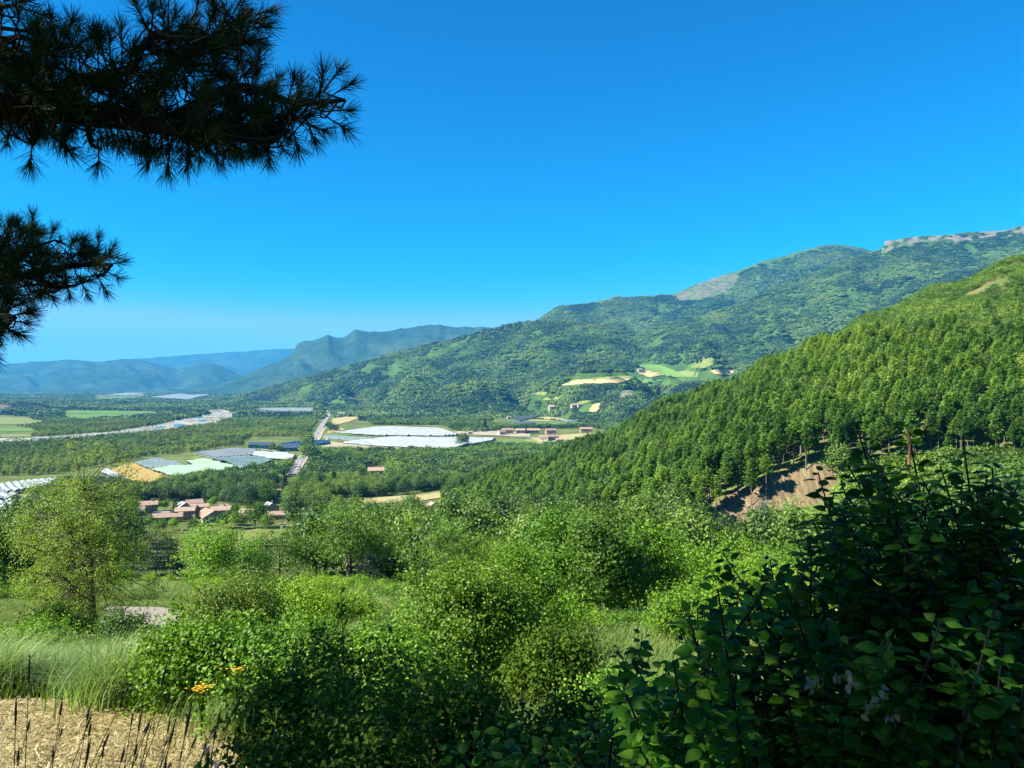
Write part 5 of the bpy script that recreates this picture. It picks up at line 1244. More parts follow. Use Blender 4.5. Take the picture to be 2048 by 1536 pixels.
dogwood('dogwood_bush', 'large dark green bush with arching leafy shoots filling the near corner', (1.7, 2.7, -2.4), big, 24, .058, 5, 5200, np.array([1.75, 3.0, -1.45]), np.array([1.15, .75, .78]))
dogwood('dogwood_bush', 'lower dark green bush of the same broad leaves, before the grassy gap', (.85, 3.0, -2.5), sml, 20, .056, 6, 1800, np.array([.95, 3.1, -1.6]), np.array([.42, .5, .42]))
dogwood('dogwood_bush', 'few dark broad leaved shoots at the bottom centre', (.35, 2.9, -2.4), [at(1000, 1440, 2.6), at(1110, 1455, 2.5), at(1150, 1470, 2.6), at(1060, 1490, 2.4), at(1180, 1440, 2.8), at(900, 1500, 2.5), at(1010, 1520, 2.4), at(1130, 1520, 2.3), at(960, 1480, 2.7)], 7, .062, 7)
# the reddish shoot tip and dead grey leaves
t = empty('red_shoot', at(1817, 905, 2.58)); tag(t, 'upright reddish shoot tipped with bright green leaves', 'shoot')
q = MB(); tube(q, [(0, 0, -.06), (.004, 0, .03), (-.004, 0, .085)], [.005, .0042, .003], 6)
m_ = plain('red_stem', (.3, .1, .06), (.42, .16, .1), 30, .6, .3); obj('stem', q.mesh('stem', m_, True), t)
q = MB(); Pn = np.array([(-.004, 0, .085), (-.004, 0, .085), (0, 0, .04), (0, 0, .04), (0, 0, .0)])
V, F = stamp(LBIG[0], LBIG[1], Pn, np.array([(1, .2, .3), (-1, .1, .5), (1, -.2, -.1), (-1, .3, 0), (.7, .7, -.1)]), np.array([(0, .3, 1.)] * 5), np.array([.035, .045, .055, .055, .06])); q.add(V, F)
obj('leaves', q.mesh('leaves', M['oak_y'], True), t)
R2 = np.random.default_rng(3)
for i, (a, b, d) in enumerate([(1765, 1385, 1.9), (1745, 1395, 1.95), (1700, 1355, 1.9), (1675, 1350, 2.0), (1735, 1420, 1.9), (1625, 1370, 2.0), (1622, 1358, 2.02), (1782, 1430, 1.9)]):
    q = MB(); n_ = 5; X_ = unit(R2.normal(size=(n_, 3)) * [.5, .5, .3] + [0, 0, -1]); V, F = stamp(LBIG[0], LBIG[1], R2.normal(size=(n_, 3)) * .008, X_, R2.normal(size=(n_, 3)), np.full(n_, .024)); q.add(V, F)
    o = obj('dead_leaf_cluster', q.mesh('dead_leaf_cluster', M['dead'], True), None, at(a, b, d)); tag(o, 'curled grey withered leaves hanging in the dark bush', 'withered leaves', 'withered leaves in the dark bush')

# ------------------------------------------------------------------ grasses
def blades(mb, P, h, w, lean=.35, seg=3, wind=(.15, 0)):
    n = len(P); a = R.uniform(0, 2 * pi, n); d = np.stack([np.cos(a), np.sin(a), np.zeros(n)], -1); sd_ = np.stack([-np.sin(a), np.cos(a), np.zeros(n)], -1)
    h = h * R.uniform(.55, 1.15, n); ln = lean * R.uniform(.2, 1.6, n)
    rows = []
    for k in range(seg + 1):
        t = k / seg; c = P + np.array([0, 0, 1.0]) * (h * t * (1 - .25 * ln * t))[:, None] + d * (h * ln * t * t)[:, None] + np.array([wind[0], wind[1], 0]) * (h * t * t)[:, None]
        ww = (w * (1 - t * .92))[:, None] if not np.isscalar(w) else w * (1 - t * .92)
        rows += [c - sd_ * ww * .5, c + sd_ * ww * .5]
    V = np.stack(rows, 1); m = 2 * (seg + 1)
    F = np.array([(2 * k, 2 * k + 1, 2 * k + 3, 2 * k + 2) for k in range(seg)])
    mb.add(V.reshape(-1, 3), (F[None] + (np.arange(n) * m)[:, None, None]).reshape(-1, 4))
def on(x, y, dz=0): return np.stack([x, y, H(x, y) + dz], -1)
# mown dry patch
dpoly = np.array([(-9, 7.0), (-9, 10.9), (-6.2, 10.6), (-5.0, 10.15), (-3.6, 10.0), (-2.9, 9.6), (-2.4, 8.6), (-2.2, 6.6), (-2.4, 4.2), (-6, 3.6), (-9, 4.5)])
drape('dry_grass_ground', dpoly, plain('mown_straw', (.17, .13, .05), (.34, .28, .13), 1.3, .95, .05, .8, 8, (.46, .41, .21)), .012, 200, .6)
n_ = 90000; x = R.uniform(-8.8, -1.9, n_); y = R.uniform(4, 10.9, n_); k = inpoly(x, y, dpoly) & (fbm(x, y, 1.1, 3, 2) > -.3); x, y = x[k], y[k]
g = MB(); n_ = len(x); X_ = R.normal(size=(n_, 3)) * [1, .7, .22]; V, F = stamp([(0, -.04, 0), (.5, -.05, .03), (.5, .05, .03), (0, .04, 0), (1, -.03, -.02), (1, .03, -.02)], [(0, 1, 2, 3), (1, 4, 5, 2)], on(x, y, R.uniform(.0, .05, n_)), X_, R.normal(size=(n_, 3)) * .35 + [0, 0, 1], R.uniform(.04, .12, n_)); g.add(V, F); tag(obj('mown_grass', g.mesh('mown_grass', M['straw'])), 'mown straw coloured grass in the corner below the tussocks', 'dry grass', kind='stuff')
# blue green tussocks
g = MB(); TZ = []
for px, py, w, hh in [(230, 1412, .75, .95), (180, 1402, .6, .8), (300, 1408, .6, .85), (120, 1392, .6, .75), (60, 1392, .6, .7), (0, 1398, .7, .95), (-40, 1400, .6, .9), (350, 1415, .5, .7), (400, 1425, .45, .5), (260, 1380, .6, .8), (90, 1370, .6, .6), (160, 1365, .6, .7), (330, 1380, .5, .7), (-20, 1350, .7, .8), (220, 1350, .7, .7), (40, 1345, .7, .6), (300, 1345, .7, .6), (430, 1455, .3, .35), (120, 1335, .8, .5)]:
    q = hit(px, py); m = int(700 * w / .6)
    r_ = np.abs(R.normal(size=m)) * w * .42; a = R.uniform(0, 6.28, m); X_ = q[0] + r_ * np.cos(a); Y_ = q[1] + r_ * np.sin(a) * .8
    blades(g, on(X_, Y_), hh, .017, .75, 4, (.18, -.02))
tag(obj('tussock_grass', g.mesh('tussock_grass', M['blade'])), 'tall blue green tussock grass behind the mown patch', 'grass', kind='stuff')
# tall meadow grass near
g = MB(); n_ = 30000; x = R.uniform(-10, -2, n_); y = R.uniform(10.4, 26, n_); k = (y > 10.7 + .15 * x + 1.0); x, y = x[k], y[k]
hh_ = np.where(y > 16, .16, .5); blades(g, on(x, y), hh_, .014, .6, 3)
for px, py, w, m in [(1090, 1480, .5, 900), (1060, 1510, .5, 900), (1150, 1500, .6, 900), (1210, 1420, .8, 900), (470, 1420, .5, 900), (520, 1460, .4, 800), (560, 1440, .5, 700), (1250, 1380, .8, 800), (1010, 1500, .4, 500)]:
    q = hit(px, py); blades(g, on(q[0] + R.normal(size=m) * w, q[1] + R.normal(size=m) * w), .42, .007, .5, 3)
tag(obj('meadow_grass', g.mesh('meadow_grass', M['blade_g'])), 'green and straw coloured grass around the bushes', 'grass', kind='stuff')
# scattered tufts further out
def tuft(seed, n, h, w, mat):
    global R
    Ro = R; R = np.random.default_rng(seed); q = MB(); p = np.column_stack([R.normal(size=n) * w, R.normal(size=n) * w, np.full(n, -.02)]); blades(q, p, h, .02, .6, 2); R = Ro
    return q.mesh('tuft', M[mat])
tf = [tuft(1, 60, .4, .22, 'blade_g'), tuft(2, 60, .3, .25, 'blade_g'), tuft(3, 50, .45, .2, 'blade_g')]
x, y, z = points(42000, 12, 110, -200, 2250, 1.5)
u, v = proj(np.stack([x, y, z], -1)); PATHP = [(-80, 1262), (60, 1256), (200, 1258), (215, 1212), (330, 1216), (388, 1238), (350, 1262), (285, 1278), (120, 1276), (-80, 1282)]
LANE = [(-100, 1200), (400, 1200), (400, 1345), (-100, 1345)]
k = ~inpoly(u, v, PATHP); x, y, z, u, v = x[k], y[k], z[k], u[k], v[k]
scatter('slope_grass', np.stack([x, y, z], -1), R.uniform(.6, 1.4, len(x)) * (.8 + y / 90) * np.where(inpoly(u, v, LANE), .35, 1), R.uniform(0, 6.28, len(x)), tf, 'long grass on the open slope between the bushes', 'grass', 9)
sb = [join(tree_meshes('low_scrub', 1.1, (.8, .8, .6), .5, 26, 34, .11, .32, m, seed=s, forks=False, low=-.3), 'low_scrub') for s, m in ((61, 'bush_y'), (62, 'bush'), (63, 'bush_y'))]
x, y, z = points(2600, 20, 125, -200, 2250, 1.6); i = thin(x, y, 1.2); x, y, z = x[i], y[i], z[i]
u, v = proj(np.stack([x, y, z], -1)); k = ~inpoly(u, v, [(-80, 1210), (400, 1205), (400, 1350), (-80, 1350)]) & (fbm(x, y, 14, 3, 88) > -.02) & ~inpoly(u, v, [(1160, 1330), (1200, 1268), (1330, 1268), (1330, 1360)])
x, y, z = x[k], y[k], z[k]
scatter('low_scrub', np.stack([x, y, z], -1), R.uniform(.5, 1.5, len(x)), R.uniform(0, 6.28, len(x)), sb, 'low yellow green scrub spread over the slope', 'scrub', 10)
# gravel lane
drape('gravel_path', world_poly(PATHP), M['gravel'], .03, 240, .5)

# dark seed heads in the shade of the pine
def seedhead(seed, h):
    r = np.random.default_rng(seed); s = MB(); bx, by = r.normal() * .07, r.normal() * .05
    c = curve([(0, 0, -.05), (bx * .3, by * .3, h * .5), (bx + .05, by, h)], 9); tube(s, c, np.linspace(.0028, .0014, 9), 4)
    for k in (3, 4): d = r.normal(size=3) * .05; tube(s, [c[k], c[k] + [d[0], d[1], .09]], [.002, .0006], 3)
    hd = MB(); L = r.uniform(.04, .085); T = unit(c[-1] - c[-2]); m = 9
    ax = c[-1] + T[None] * (np.linspace(-.2, .8, m) * L)[:, None]; tube(hd, ax, np.array([.25, .75, 1, .9, 1.05, .9, .8, .55, .1]) * r.uniform(.0032, .0055), 6)
    k = 70; p = ax[r.integers(0, m, k)]; V, F = stamp([(0, -.12, 0), (1, 0, 0), (0, .12, 0)], [(0, 1, 2)], p, r.normal(size=(k, 3)) + T * 1.6, r.normal(size=(k, 3)), np.full(k, .011)); hd.add(V, F)
    return s.mesh('stem', M['stem'], True), hd
sh = []
for i in range(7):
    a, hd = seedhead(400 + i, .5 + .05 * i)
    V, Fs = hd.get(); sh.append((a, mesh('seed_head', V, Fs, [M['stem']]), .5 + .05 * i))
R3 = np.random.default_rng(12)
SHL = [(40, 1395), (55, 1332), (83, 1365), (68, 1440), (133, 1400), (118, 1380), (210, 1400), (250, 1330), (230, 1440), (165, 1440), (190, 1455), (218, 1455), (235, 1465), (256, 1380), (275, 1440), (298, 1445), (305, 1455), (345, 1375), (350, 1440), (358, 1460), (322, 1490), (335, 1500), (380, 1440), (395, 1455), (405, 1440), (430, 1435), (445, 1450), (452, 1430), (130, 1480), (160, 1500), (205, 1500), (225, 1510), (270, 1480), (285, 1500), (15, 1430), (8, 1460), (120, 1500), (100, 1430), (480, 1440), (365, 1480), (412, 1490), (25, 1480), (315, 1420), (180, 1480), (148, 1470), (246, 1495)]
for i, (a, b) in enumerate(SHL):
    d = R3.uniform(2.7, 3.5); st, hd, h = sh[i % 7]
    x = (a - CX) / FPX * d; topz = -(b - CY) / FPX * d; g0 = float(H(x, d)); s = (topz - g0) / (h + .03)
    t = empty('seed_head_stalk', (x, d, g0), R3.uniform(-.6, .6), (1, 1, max(.3, s))); t.rotation_euler[1] = R3.uniform(-.05, .22)
    tag(t, 'thin dark grass stalk with a furry seed head in front of the mown grass' if a > 60 else 'thin dark grass stalk with a furry seed head at the edge of the view', 'grass stalk', 'shaded seed head stalks before the mown grass' if a > 60 else 'seed head stalks at the edge of the view')
    obj('stem', st, t); o = obj('seed_head', hd, t)
    if s > 1.3: o.scale = (1, 1, 1)
g = MB(); n_ = 2600; x = R.uniform(-2.6, 2.6, n_); y = R.uniform(2.4, 4.6, n_); blades(g, on(x, y), .22, .004, .9, 3); tag(obj('shaded_grass', g.mesh('shaded_grass', M['stem'])), 'dark shaded grass at the very front', 'grass', kind='stuff')
# yellow flowers
def flower(px, py, d, n, w, label, col='yellow', sz=.012, name='ragwort'):
    q = at(px, py, d); g0 = float(H(q[0], q[1])); t = empty(name, (q[0], q[1], g0)); tag(t, label, 'flower'); s = MB(); f = MB(); lf = MB(); hh = q[2] - g0
    for i in range(n):
        tp_ = np.array([R.normal() * w, R.normal() * w * .6, hh + R.normal() * w * .45]); tube(s, curve([(0, 0, 0), (tp_[0] * .2, tp_[1] * .2, hh * .6), tp_], 6), [.004, .0035, .003, .0025, .002, .0015], 4)
        k = 13; a = np.arange(k) * 2 * pi / k; X_ = np.column_stack([np.cos(a), np.sin(a), np.full(k, .15)])
        V, F = stamp(L4[0], L4[1], np.repeat(tp_[None], k, 0), X_, np.tile([0, -.4, 1.0], (k, 1)), np.full(k, sz)); f.add(V, F)
    P = np.column_stack([R.normal(size=60) * .05, R.normal(size=60) * .05, R.uniform(.1, .9, 60) * hh]); leaves(lf, P, R.normal(size=(60, 3)), .05)
    obj('stem', s.mesh('stem', M['bush_s']), t); obj('flower_head', f.mesh('flower_head', M[col]), t); obj('leaves', lf.mesh('leaves', M['bush']), t)
flower(403, 1376, 8.2, 44, .055, 'yellow flower cluster nearer the mown grass', sz=.016); flower(472, 1338, 8.0, 24, .05, 'yellow flower cluster against the brambles', sz=.016); flower(1132, 1441, 6.0, 12, .035, 'yellow flowers in the shade by the dogwood', sz=.016)
flower(413, 1496, 3.0, 6, .008, 'single violet flower in front of the mown grass', 'purple', .006, 'violet_flower'); flower(436, 1530, 2.9, 5, .01, 'violet flower at the bottom edge', 'purple', .006, 'violet_flower')
# thin dark spires
for px, d, top, lb in ((684, 5.4, 1178, 'tall thin dark spire of an asparagus like shoot before the thickets'), (1106, 7.0, 1232, 'thin dark dead stalk before the yellow green shrub')):
    x = (px - CX) / FPX * d; g0 = float(H(x, d)); topz = -(top - CY) / FPX * d; h = topz - g0; t = empty('tall_stalk', (x, d, g0)); tag(t, lb, 'stalk'); s = MB(); f = MB()
    c = curve([(0, 0, 0), (.02, 0, h * .5), (-.01, 0, h)], 12); tube(s, c, np.linspace(.01, .002, 12), 5)
    n_ = 130 if px < 700 else 90; z_ = R.uniform(.25, 1, n_) * h; P = np.column_stack([R.normal(size=n_) * .05 * (1.15 - z_ / h), R.normal(size=n_) * .05 * (1.15 - z_ / h), z_]); leaves(f, P, R.normal(size=(n_, 3)), .035, L4, -.5)
    obj('stem', s.mesh('stem', M['wood_dark']), t); obj('leaves', f.mesh('leaves', M['bush_s']), t)

# ------------------------------------------------------------------ the pine whose boughs hang into the view
def needle_tuft(seed, n=90, L=.07, w=.0021, spread=(15, 95), shoot=.07):
    r = np.random.default_rng(seed); V = []; F = []
    for i in range(n):
        t = r.random() ** .7; p0 = np.array([0, 0, 0]) + np.array([t * shoot, 0, 0]); a = r.uniform(0, 2 * pi); e = radians(r.uniform(*spread)) * (1.12 - .55 * t)
        d = np.array([math.cos(e), math.sin(e) * math.cos(a), math.sin(e) * math.sin(a)]); s = unit(np.cross(d, r.normal(size=3))) * w / 2; l_ = L * r.uniform(.75, 1.1); bend = np.array([.25, 0, 0]) * l_ * .3
        k = len(V); V += [p0 - s, p0 + s, p0 + d * l_ * .5 + s, p0 + d * l_ * .5 - s, p0 + d * l_ + bend + s * .4, p0 + d * l_ + bend - s * .4]; F += [(k, k + 1, k + 2, k + 3), (k + 3, k + 2, k + 4, k + 5)]
    return np.array(V), np.array(F)
TU = [needle_tuft(s) for s in range(4)]; TB_ = [needle_tuft(10 + s, 34, .16, .011, (20, 110), .12) for s in range(2)]
pine = empty('pine_tree', (-4.3, 3.1, float(H(-4.3, 3.1)))); tag(pine, 'big dark pine standing beside the viewpoint, its boughs reaching into the sky', 'tree'); po = np.array(pine.location)
tk = MB(); tube(tk, curve([(0, 0, -.3), (.05, 0, 3), (-.1, .1, 6.5), (0, 0, 10.5)], 16), np.linspace(.22, .05, 16), 10); obj('trunk', tk.mesh('trunk', M['pinebark'], True), pine)
def bough(limbs, tufts, body, nfill, d, spread_d, sc, seed, up=.55, root=None):
    r = np.random.default_rng(seed); wd = MB(); nd = MB(); L = []
    for pts, r0, r1 in limbs:
        P = [at(a, b, d + (r.normal() * .05 if j else 0)) for j, (a, b) in enumerate(pts)]
        if root is not None and pts is limbs[0][0]: P = [np.array(root)] + P
        c = curve(P, 26); tube(wd, c - po, np.linspace(r0, r1, 26), 7); L.append(c[6:])
    L = np.vstack(L); T = []
    for a, b, dx, dy in tufts:
        a -= (24 if a > 590 else 6) if d < 3.2 else 16
        T.append((at(a, b, d + r.normal() * spread_d * .5), np.array([dx, r.normal() * .35, dy])))
    k = 0
    while k < nfill:
        a = r.uniform(min(p[0] for p in body), max(p[0] for p in body)); b = r.uniform(min(p[1] for p in body), max(p[1] for p in body))
        if not inpoly(np.array([a]), np.array([b]), body)[0]: continue
        p = at(a, b, d + r.normal() * spread_d); q = L[np.argmin(((L - p) ** 2).sum(1))]; dr = unit(p - q) * .6 + np.array([.5, 0, up * .6]) + r.normal(size=3) * .35; T.append((p, dr)); k += 1
    for p, dr in T:
        dr = unit(dr); q = L[np.argmin(((L - p) ** 2).sum(1))]; e = p - dr * .05 * sc
        tube(wd, curve([q, (q + e) / 2 + r.normal(size=3) * .02 + [0, 0, -.02], e, p + dr * .06 * sc], 7) - po, np.linspace(.0045, .003, 7), 4)
        V, F = TU[r.integers(0, 4)]; V, F = stamp(V, F, (p - po)[None], dr[None], r.normal(size=(1, 3)), np.array([sc * r.uniform(.85, 1.15)])); nd.add(V, F)
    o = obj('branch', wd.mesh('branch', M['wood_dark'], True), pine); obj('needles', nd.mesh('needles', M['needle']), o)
T1 = [(688, 160, .5, .9), (700, 185, .9, .5), (692, 222, 1, .1), (688, 240, .8, -.5), (640, 252, .4, -.9), (542, 292, .1, -1), (604, 186, .3, 1), (630, 205, .4, .8), (586, 227, .3, .6), (513, 178, .3, 1), (545, 190, .5, .9), (531, 205, .3, 1), (476, 234, .5, .5), (469, 264, .2, -1), (384, 304, .1, -1), (345, 304, -.2, -1), (318, 293, -.5, -.9), (421, 293, .5, -.8), (203, 302, .1, -1), (176, 252, -.3, .3), (70, 295, -.2, -1), (113, 275, .3, -.3), (29, 256, -.5, -.8), (476, 22, .6, .9), (513, 30, 1, .3), (505, 60, 1, .1), (494, 80, 1, -.1), (458, 84, .6, .5), (330, 22, -.2, 1), (290, 35, -.5, 1), (311, 52, 0, 1), (348, 55, .2, 1), (384, 73, .2, 1), (421, 55, .5, 1), (227, 110, 0, 1), (201, 85, -.3, 1), (249, 95, .1, 1), (110, 62, -.1, 1), (90, 72, -.3, 1), (135, 72, .4, 1), (165, 92, .6, .9), (37, 66, .2, 1), (8, 60, 0, 1), (22, 14, .9, .3), (48, 18, 1, -.1), (10, 5, 1, .2), (440, -10, .6, 1), (500, -5, .9, .6), (350, -15, .2, 1), (400, 20, .4, 1), (300, 280, -.3, -.8), (560, 275, .4, -.7), (610, 262, .2, -.8), (500, 262, .3, -.8), (665, 180, .3, .9), (240, 262, .3, -.8), (140, 262, 0, -.7), (60, 250, 0, -.6)]
T1 += [(a, np.interp(a, [-20, 120, 250, 330, 440, 560], [222, 232, 248, 264, 279, 274]), .25 * math.sin(a), -.75) for a in range(-20, 560, 13)]
T1 += [(a, np.interp(a, [-20, 120, 250, 330, 440, 560], [205, 212, 225, 240, 256, 262]), .5 + .3 * math.sin(a * 1.7), .35 * math.cos(a)) for a in range(-20, 560, 16)]
bough([([(-260, 190), (-60, 205), (0, 213), (120, 221), (250, 236), (330, 252), (440, 268), (530, 270), (575, 262)], .085, .012), ([(20, 210), (90, 195), (150, 160), (260, 137), (290, 85), (335, 60)], .03, .008), ([(280, 236), (350, 130), (440, 70), (505, 18)], .03, .008), ([(330, 245), (470, 175), (590, 205), (690, 200)], .024, .007), ([(170, 225), (182, 285), (203, 298)], .012, .006), ([(90, 220), (68, 290)], .012, .006), ([(-60, 205), (-20, 100), (40, 70)], .03, .008), ([(-200, 60), (-60, 20), (20, 12)], .03, .008), ([(360, 258), (380, 300)], .01, .006), ([(440, 80), (340, 75), (300, 45)], .014, .006)],
      T1, [(-60, 60), (40, 80), (140, 85), (240, 120), (300, 60), (400, 40), (490, 40), (495, 120), (540, 185), (600, 190), (645, 185), (650, 235), (600, 262), (450, 285), (360, 285), (300, 245), (170, 235), (-60, 240)], 300, 3.05, .2, 1.0, 61, root=(-4.25, 3.1, 1.2))
bough([([(-420, 560), (-150, 575), (0, 560), (90, 540), (160, 530), (225, 530)], .05, .01), ([(0, 558), (60, 500), (110, 480)], .02, .006), ([(60, 545), (110, 575), (170, 565)], .014, .006)],
      [(0, 448, 0, 1), (28, 465, .2, 1), (48, 470, 0, 1), (80, 455, .1, 1), (115, 482, .2, 1), (155, 492, .3, 1), (178, 500, .2, 1), (212, 497, .3, 1), (232, 510, .7, .8), (238, 528, 1, .2), (238, 548, .9, -.4), (215, 562, .5, -.7), (180, 566, .3, -.8), (150, 572, .3, -.8), (110, 582, .3, -.8), (70, 585, 0, -.8), (60, 595, .3, -.7), (20, 590, 0, -.5)],
      [(-80, 450), (0, 460), (60, 470), (110, 490), (210, 505), (205, 530), (195, 550), (150, 568), (60, 590), (-80, 600)], 190, 4.6, .22, 1.0, 62, root=(-4.5, 3.3, .4))
bough([([(-420, 660), (-120, 655), (0, 640), (30, 635)], .04, .01), ([(-60, 650), (0, 680)], .012, .006)],
      [(35, 618, .8, .5), (45, 630, 1, .2), (38, 642, 1, -.1), (25, 655, .8, -.5), (5, 672, .6, -.7), (-10, 690, .4, -.9), (10, 610, .5, .8), (-30, 700, .3, -.9)],
      [(-90, 600), (0, 600), (35, 620), (30, 650), (0, 680), (-90, 700)], 60, 3.6, .15, 1.0, 63, root=(-4.4, 3.2, .2))
# the crown above and beside the viewpoint
r = np.random.default_rng(64); nd = MB(); wd = MB(); P = []
ctrs = [((-5.4, 2.7, 4.0), (3.0, 3.0, 3.2), 780), ((-4.2, 1.5, 1.6), (2.2, 2.0, 2.0), 380), ((-6.4, 4.0, 1.8), (2.0, 1.7, 1.8), 300), ((-3.2, .6, 3.4), (2.2, 1.8, 2.0), 320)]
for c_, rr, n_ in ctrs:
    q = unit(r.normal(size=(n_, 3))) * (r.random((n_, 1)) ** .4) * rr + c_; P.append(q)
P = np.vstack(P); u, v = proj(P); vis = (P[:, 1] > -.2) & (u > -170) & (v > -900) & (P[:, 1] > .1); P = P[~vis & (P[:, 2] > -.6)]
for kk in range(2):
    Q = P[kk::2]; V, F = stamp(TB_[kk][0], TB_[kk][1], Q - po, unit(Q - np.array([-4.5, 2, 2.5])) + r.normal(size=Q.shape) * .6 + [0, 0, .3], r.normal(size=Q.shape), np.full(len(Q), 1.25)); nd.add(V, F)
for z_ in np.arange(1.2, 8.5, .55):
    a = r.uniform(0, 6.28); e = np.array([math.cos(a), math.sin(a), .15]) * (3.0 - z_ * .15)
    if abs(a - .2) < .9 or a > 5.8: continue
    tube(wd, [(0, 0, z_ + 1.5), e * .5 + [0, 0, z_ + 1.6], e + [0, 0, z_ + 1.8]], [.05, .03, .01], 6)
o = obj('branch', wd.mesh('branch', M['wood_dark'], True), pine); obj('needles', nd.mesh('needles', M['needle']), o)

# trees standing among the village houses
vb = tree_meshes('garden_tree', 7, (2.9, 2.9, 2.7), 4.2, 40, 45, .5, 1.0, 'oak', seed=501, lump=.4, limbs=5)
vo = tree_meshes('garden_tree', 7, (2.6, 2.6, 2.9), 4.0, 40, 45, .5, 1.0, 'oak_y', seed=502, lump=.4, limbs=5)
vj = pine_meshes('garden_conifer', 8, 1.9, 'juniper', 503, .08, 14, 40, .5, 6, .3)
for a, b, hp, k, lb in [(310, 1022, 26, 0, 'green tree beside the tall chimneyed house'), (330, 1020, 24, 1, 'light tree between the chimneyed house and the white shed'), (350, 1022, 24, 2, 'dark conifer left of the grey roofed barn'), (408, 1012, 26, 2, 'dark conifer behind the tan roof'),
    (425, 1014, 24, 1, 'bright tree behind the two storey house'), (470, 1032, 30, 1, 'bright green tree at the far end of the village'), (462, 1050, 36, 0, 'round dark tree below the stone house'), (445, 1056, 30, 0, 'green tree below the gabled barn'), (480, 1058, 40, 0, 'dark tree at the corner of the meadow'),
    (510, 1058, 56, 0, 'tall round dark tree before the orange walled house'), (535, 1060, 36, 0, 'wide dark tree on the meadow before the long tiled house'), (592, 1066, 24, 1, 'small solitary tree by the pale track'), (520, 1030, 30, 0, 'tree between the orange wall and the grey gable'), (575, 1028, 30, 0, 'tree behind the long tiled house'), (600, 1040, 44, 0, 'bushy tree beyond the pale track'),
    (625, 1048, 40, 1, 'loose tree at the end of the pale track'), (300, 1052, 24, 1, 'light tree in front of the low tiled house'), (345, 1060, 28, 1, 'light tree in front of the long low house'), (385, 1064, 30, 0, 'green tree below the village centre'), (320, 1066, 30, 0, 'dark tree on the slope before the long low house')]:
    q = hit(a, b); s = hp / FPX * q[1] / 7.4; t = empty('broadleaf_tree' if k < 2 else 'conifer', q, R.uniform(0, 6), s); tag(t, lb, 'tree'); pr = (vb, vo, vj)[k]; obj('trunk', pr[0], t); obj('crown', pr[1], t)

# pines and shrubs rooted in the earth bank
bp = [pine_meshes('bank_pine', 13, 2.2, 'pine', 600 + i, b, 12, 90, .52, 8) for i, b in enumerate((.5, .42, .6))]
for i, (a, b, hp, lb) in enumerate([(1372, 1062, 92, 'slim pine at the lowest end of the earth bank'), (1392, 1050, 100, 'pine with bare stem on the lower bank, second from its end'), (1415, 1030, 96, 'pine on the shaded lower bank, third from its end'), (1432, 1034, 84, 'short pine inside the shaded bank'),
    (1452, 1008, 104, 'tall pine rising from the middle of the shaded bank'), (1476, 996, 98, 'pine on the rim where the bank bends'), (1500, 985, 102, 'pine standing alone in the bank with a leaning stem'), (1503, 1012, 96, 'lone pine lower down in the bank, with wide flat boughs'), (1532, 1000, 90, 'pine at the edge of the sunlit earth'),
    (1528, 965, 100, 'pine on the rim above the lone leaning pine'), (1556, 952, 104, 'pine on the rim over the sunlit earth'), (1580, 946, 96, 'pine on the rim near the top of the sunlit earth'), (1612, 940, 98, 'last pine on the rim over the sunlit earth'), (1346, 1040, 100, 'pine just beyond the lower end of the bank'), (1330, 1058, 92, 'pine between the oak clump and the bank'),
    (1408, 1005, 100, 'pine behind the rim of the shaded bank'), (1440, 985, 100, 'slim pine behind the bend of the bank')]):
    q = hit(a, b, 0, 150); s = hp / FPX * q[1] / 13.2; t = empty('pine_tree', q, R.uniform(0, 6), (s * .95, s * .95, s)); tag(t, lb, 'tree'); obj('trunk', bp[i % 3][0], t); obj('crown', bp[i % 3][1], t)
x, y, z = points(9000, 170, 192, 1330, 1700); u, v = proj(np.stack([x, y, z], -1))
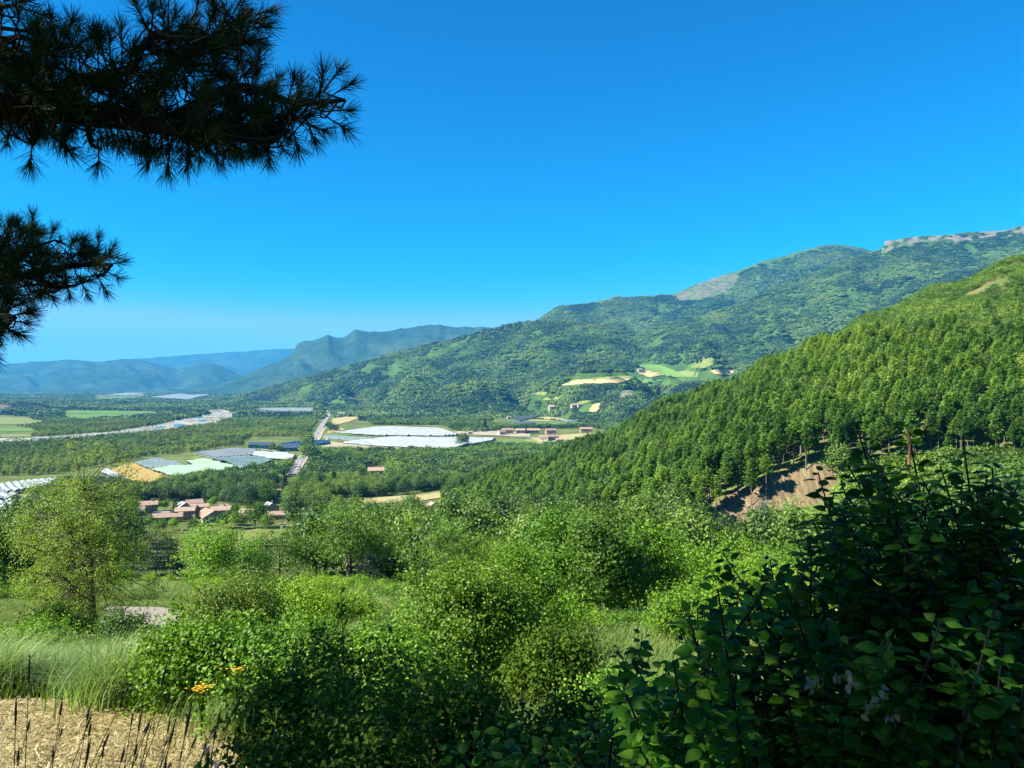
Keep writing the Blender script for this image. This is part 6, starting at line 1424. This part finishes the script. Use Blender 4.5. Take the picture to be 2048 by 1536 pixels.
k = inpoly(u, v, [(1340, 1100), (1400, 1050), (1480, 1020), (1560, 1000), (1600, 990), (1680, 970), (1700, 1040), (1600, 1060), (1350, 1120)]) & (R.random(len(x)) < .25); x, y, z = x[k], y[k], z[k]; i = thin(x, y, 1.4); x, y, z = x[i], y[i], z[i]
scatter('bank_scrub', np.stack([x, y, z], -1), R.uniform(.3, .9, len(x)), R.uniform(0, 6.28, len(x)), shr, 'mixed green scrub along the foot of the earth bank', 'scrub', 12)
x, y, z = points(9000, 140, 203, 1690, 2250); k = R.random(len(x)) < .3; x, y, z = x[k], y[k], z[k]; i = thin(x, y, 2.6); x, y, z = x[i], y[i], z[i]
scatter('ravine_scrub', np.stack([x, y, z], -1), R.uniform(.6, 1.6, len(x)), R.uniform(0, 6.28, len(x)), shr, 'light scrub filling the ravine behind the dark bush', 'scrub', 13)
# upright straw among the mown grass
g = MB(); n_ = 5200; x = R.uniform(-8.6, -2.3, n_); y = R.uniform(5.5, 10.8, n_); k = inpoly(x, y, dpoly) & (fbm(x, y, .9, 3, 4) > .02); x, y = x[k], y[k]
blades(g, on(x, y), .13, .008, .9, 2); tag(obj('dry_stubble', g.mesh('dry_stubble', M['straw'])), 'upright straw coloured stubble in the mown corner', 'dry grass', kind='stuff')
g = MB(); n_ = 16000; x = R.uniform(-2, 9, n_); y = R.uniform(3.2, 13, n_); blades(g, on(x, y), .34, .008, .6, 3)
tag(obj('bank_grass', g.mesh('bank_grass', M['blade_g'])), 'long green grass under and beyond the dark bushes', 'grass', kind='stuff')
# low willows and weeds on the gravel bars
x, y, z = points(60000, 1400, 3600, -160, 480, 1.6); u, v = proj(np.stack([x, y, z], -1))
k = inpoly(u, v, [(-200, 882), (0, 877.5), (67, 875), (135, 871), (225, 864), (314, 850), (386, 835), (415, 829), (372, 820), (427, 819), (475, 828), (434, 836), (460, 843), (420, 848), (340, 858), (225, 873), (67, 882), (0, 886), (-200, 893)]) & (fbm(x, y, 70, 3, 97) > .05)
x, y, z = x[k], y[k], z[k]; i = thin(x, y, 9); x, y, z = x[i], y[i], z[i]
scatter('gravel_bar_scrub', np.stack([x, y, z], -1), R.uniform(.15, .5, len(x)), R.uniform(0, 6.28, len(x)), riv, 'low willow scrub growing on the gravel bars of the river', 'scrub', 14)
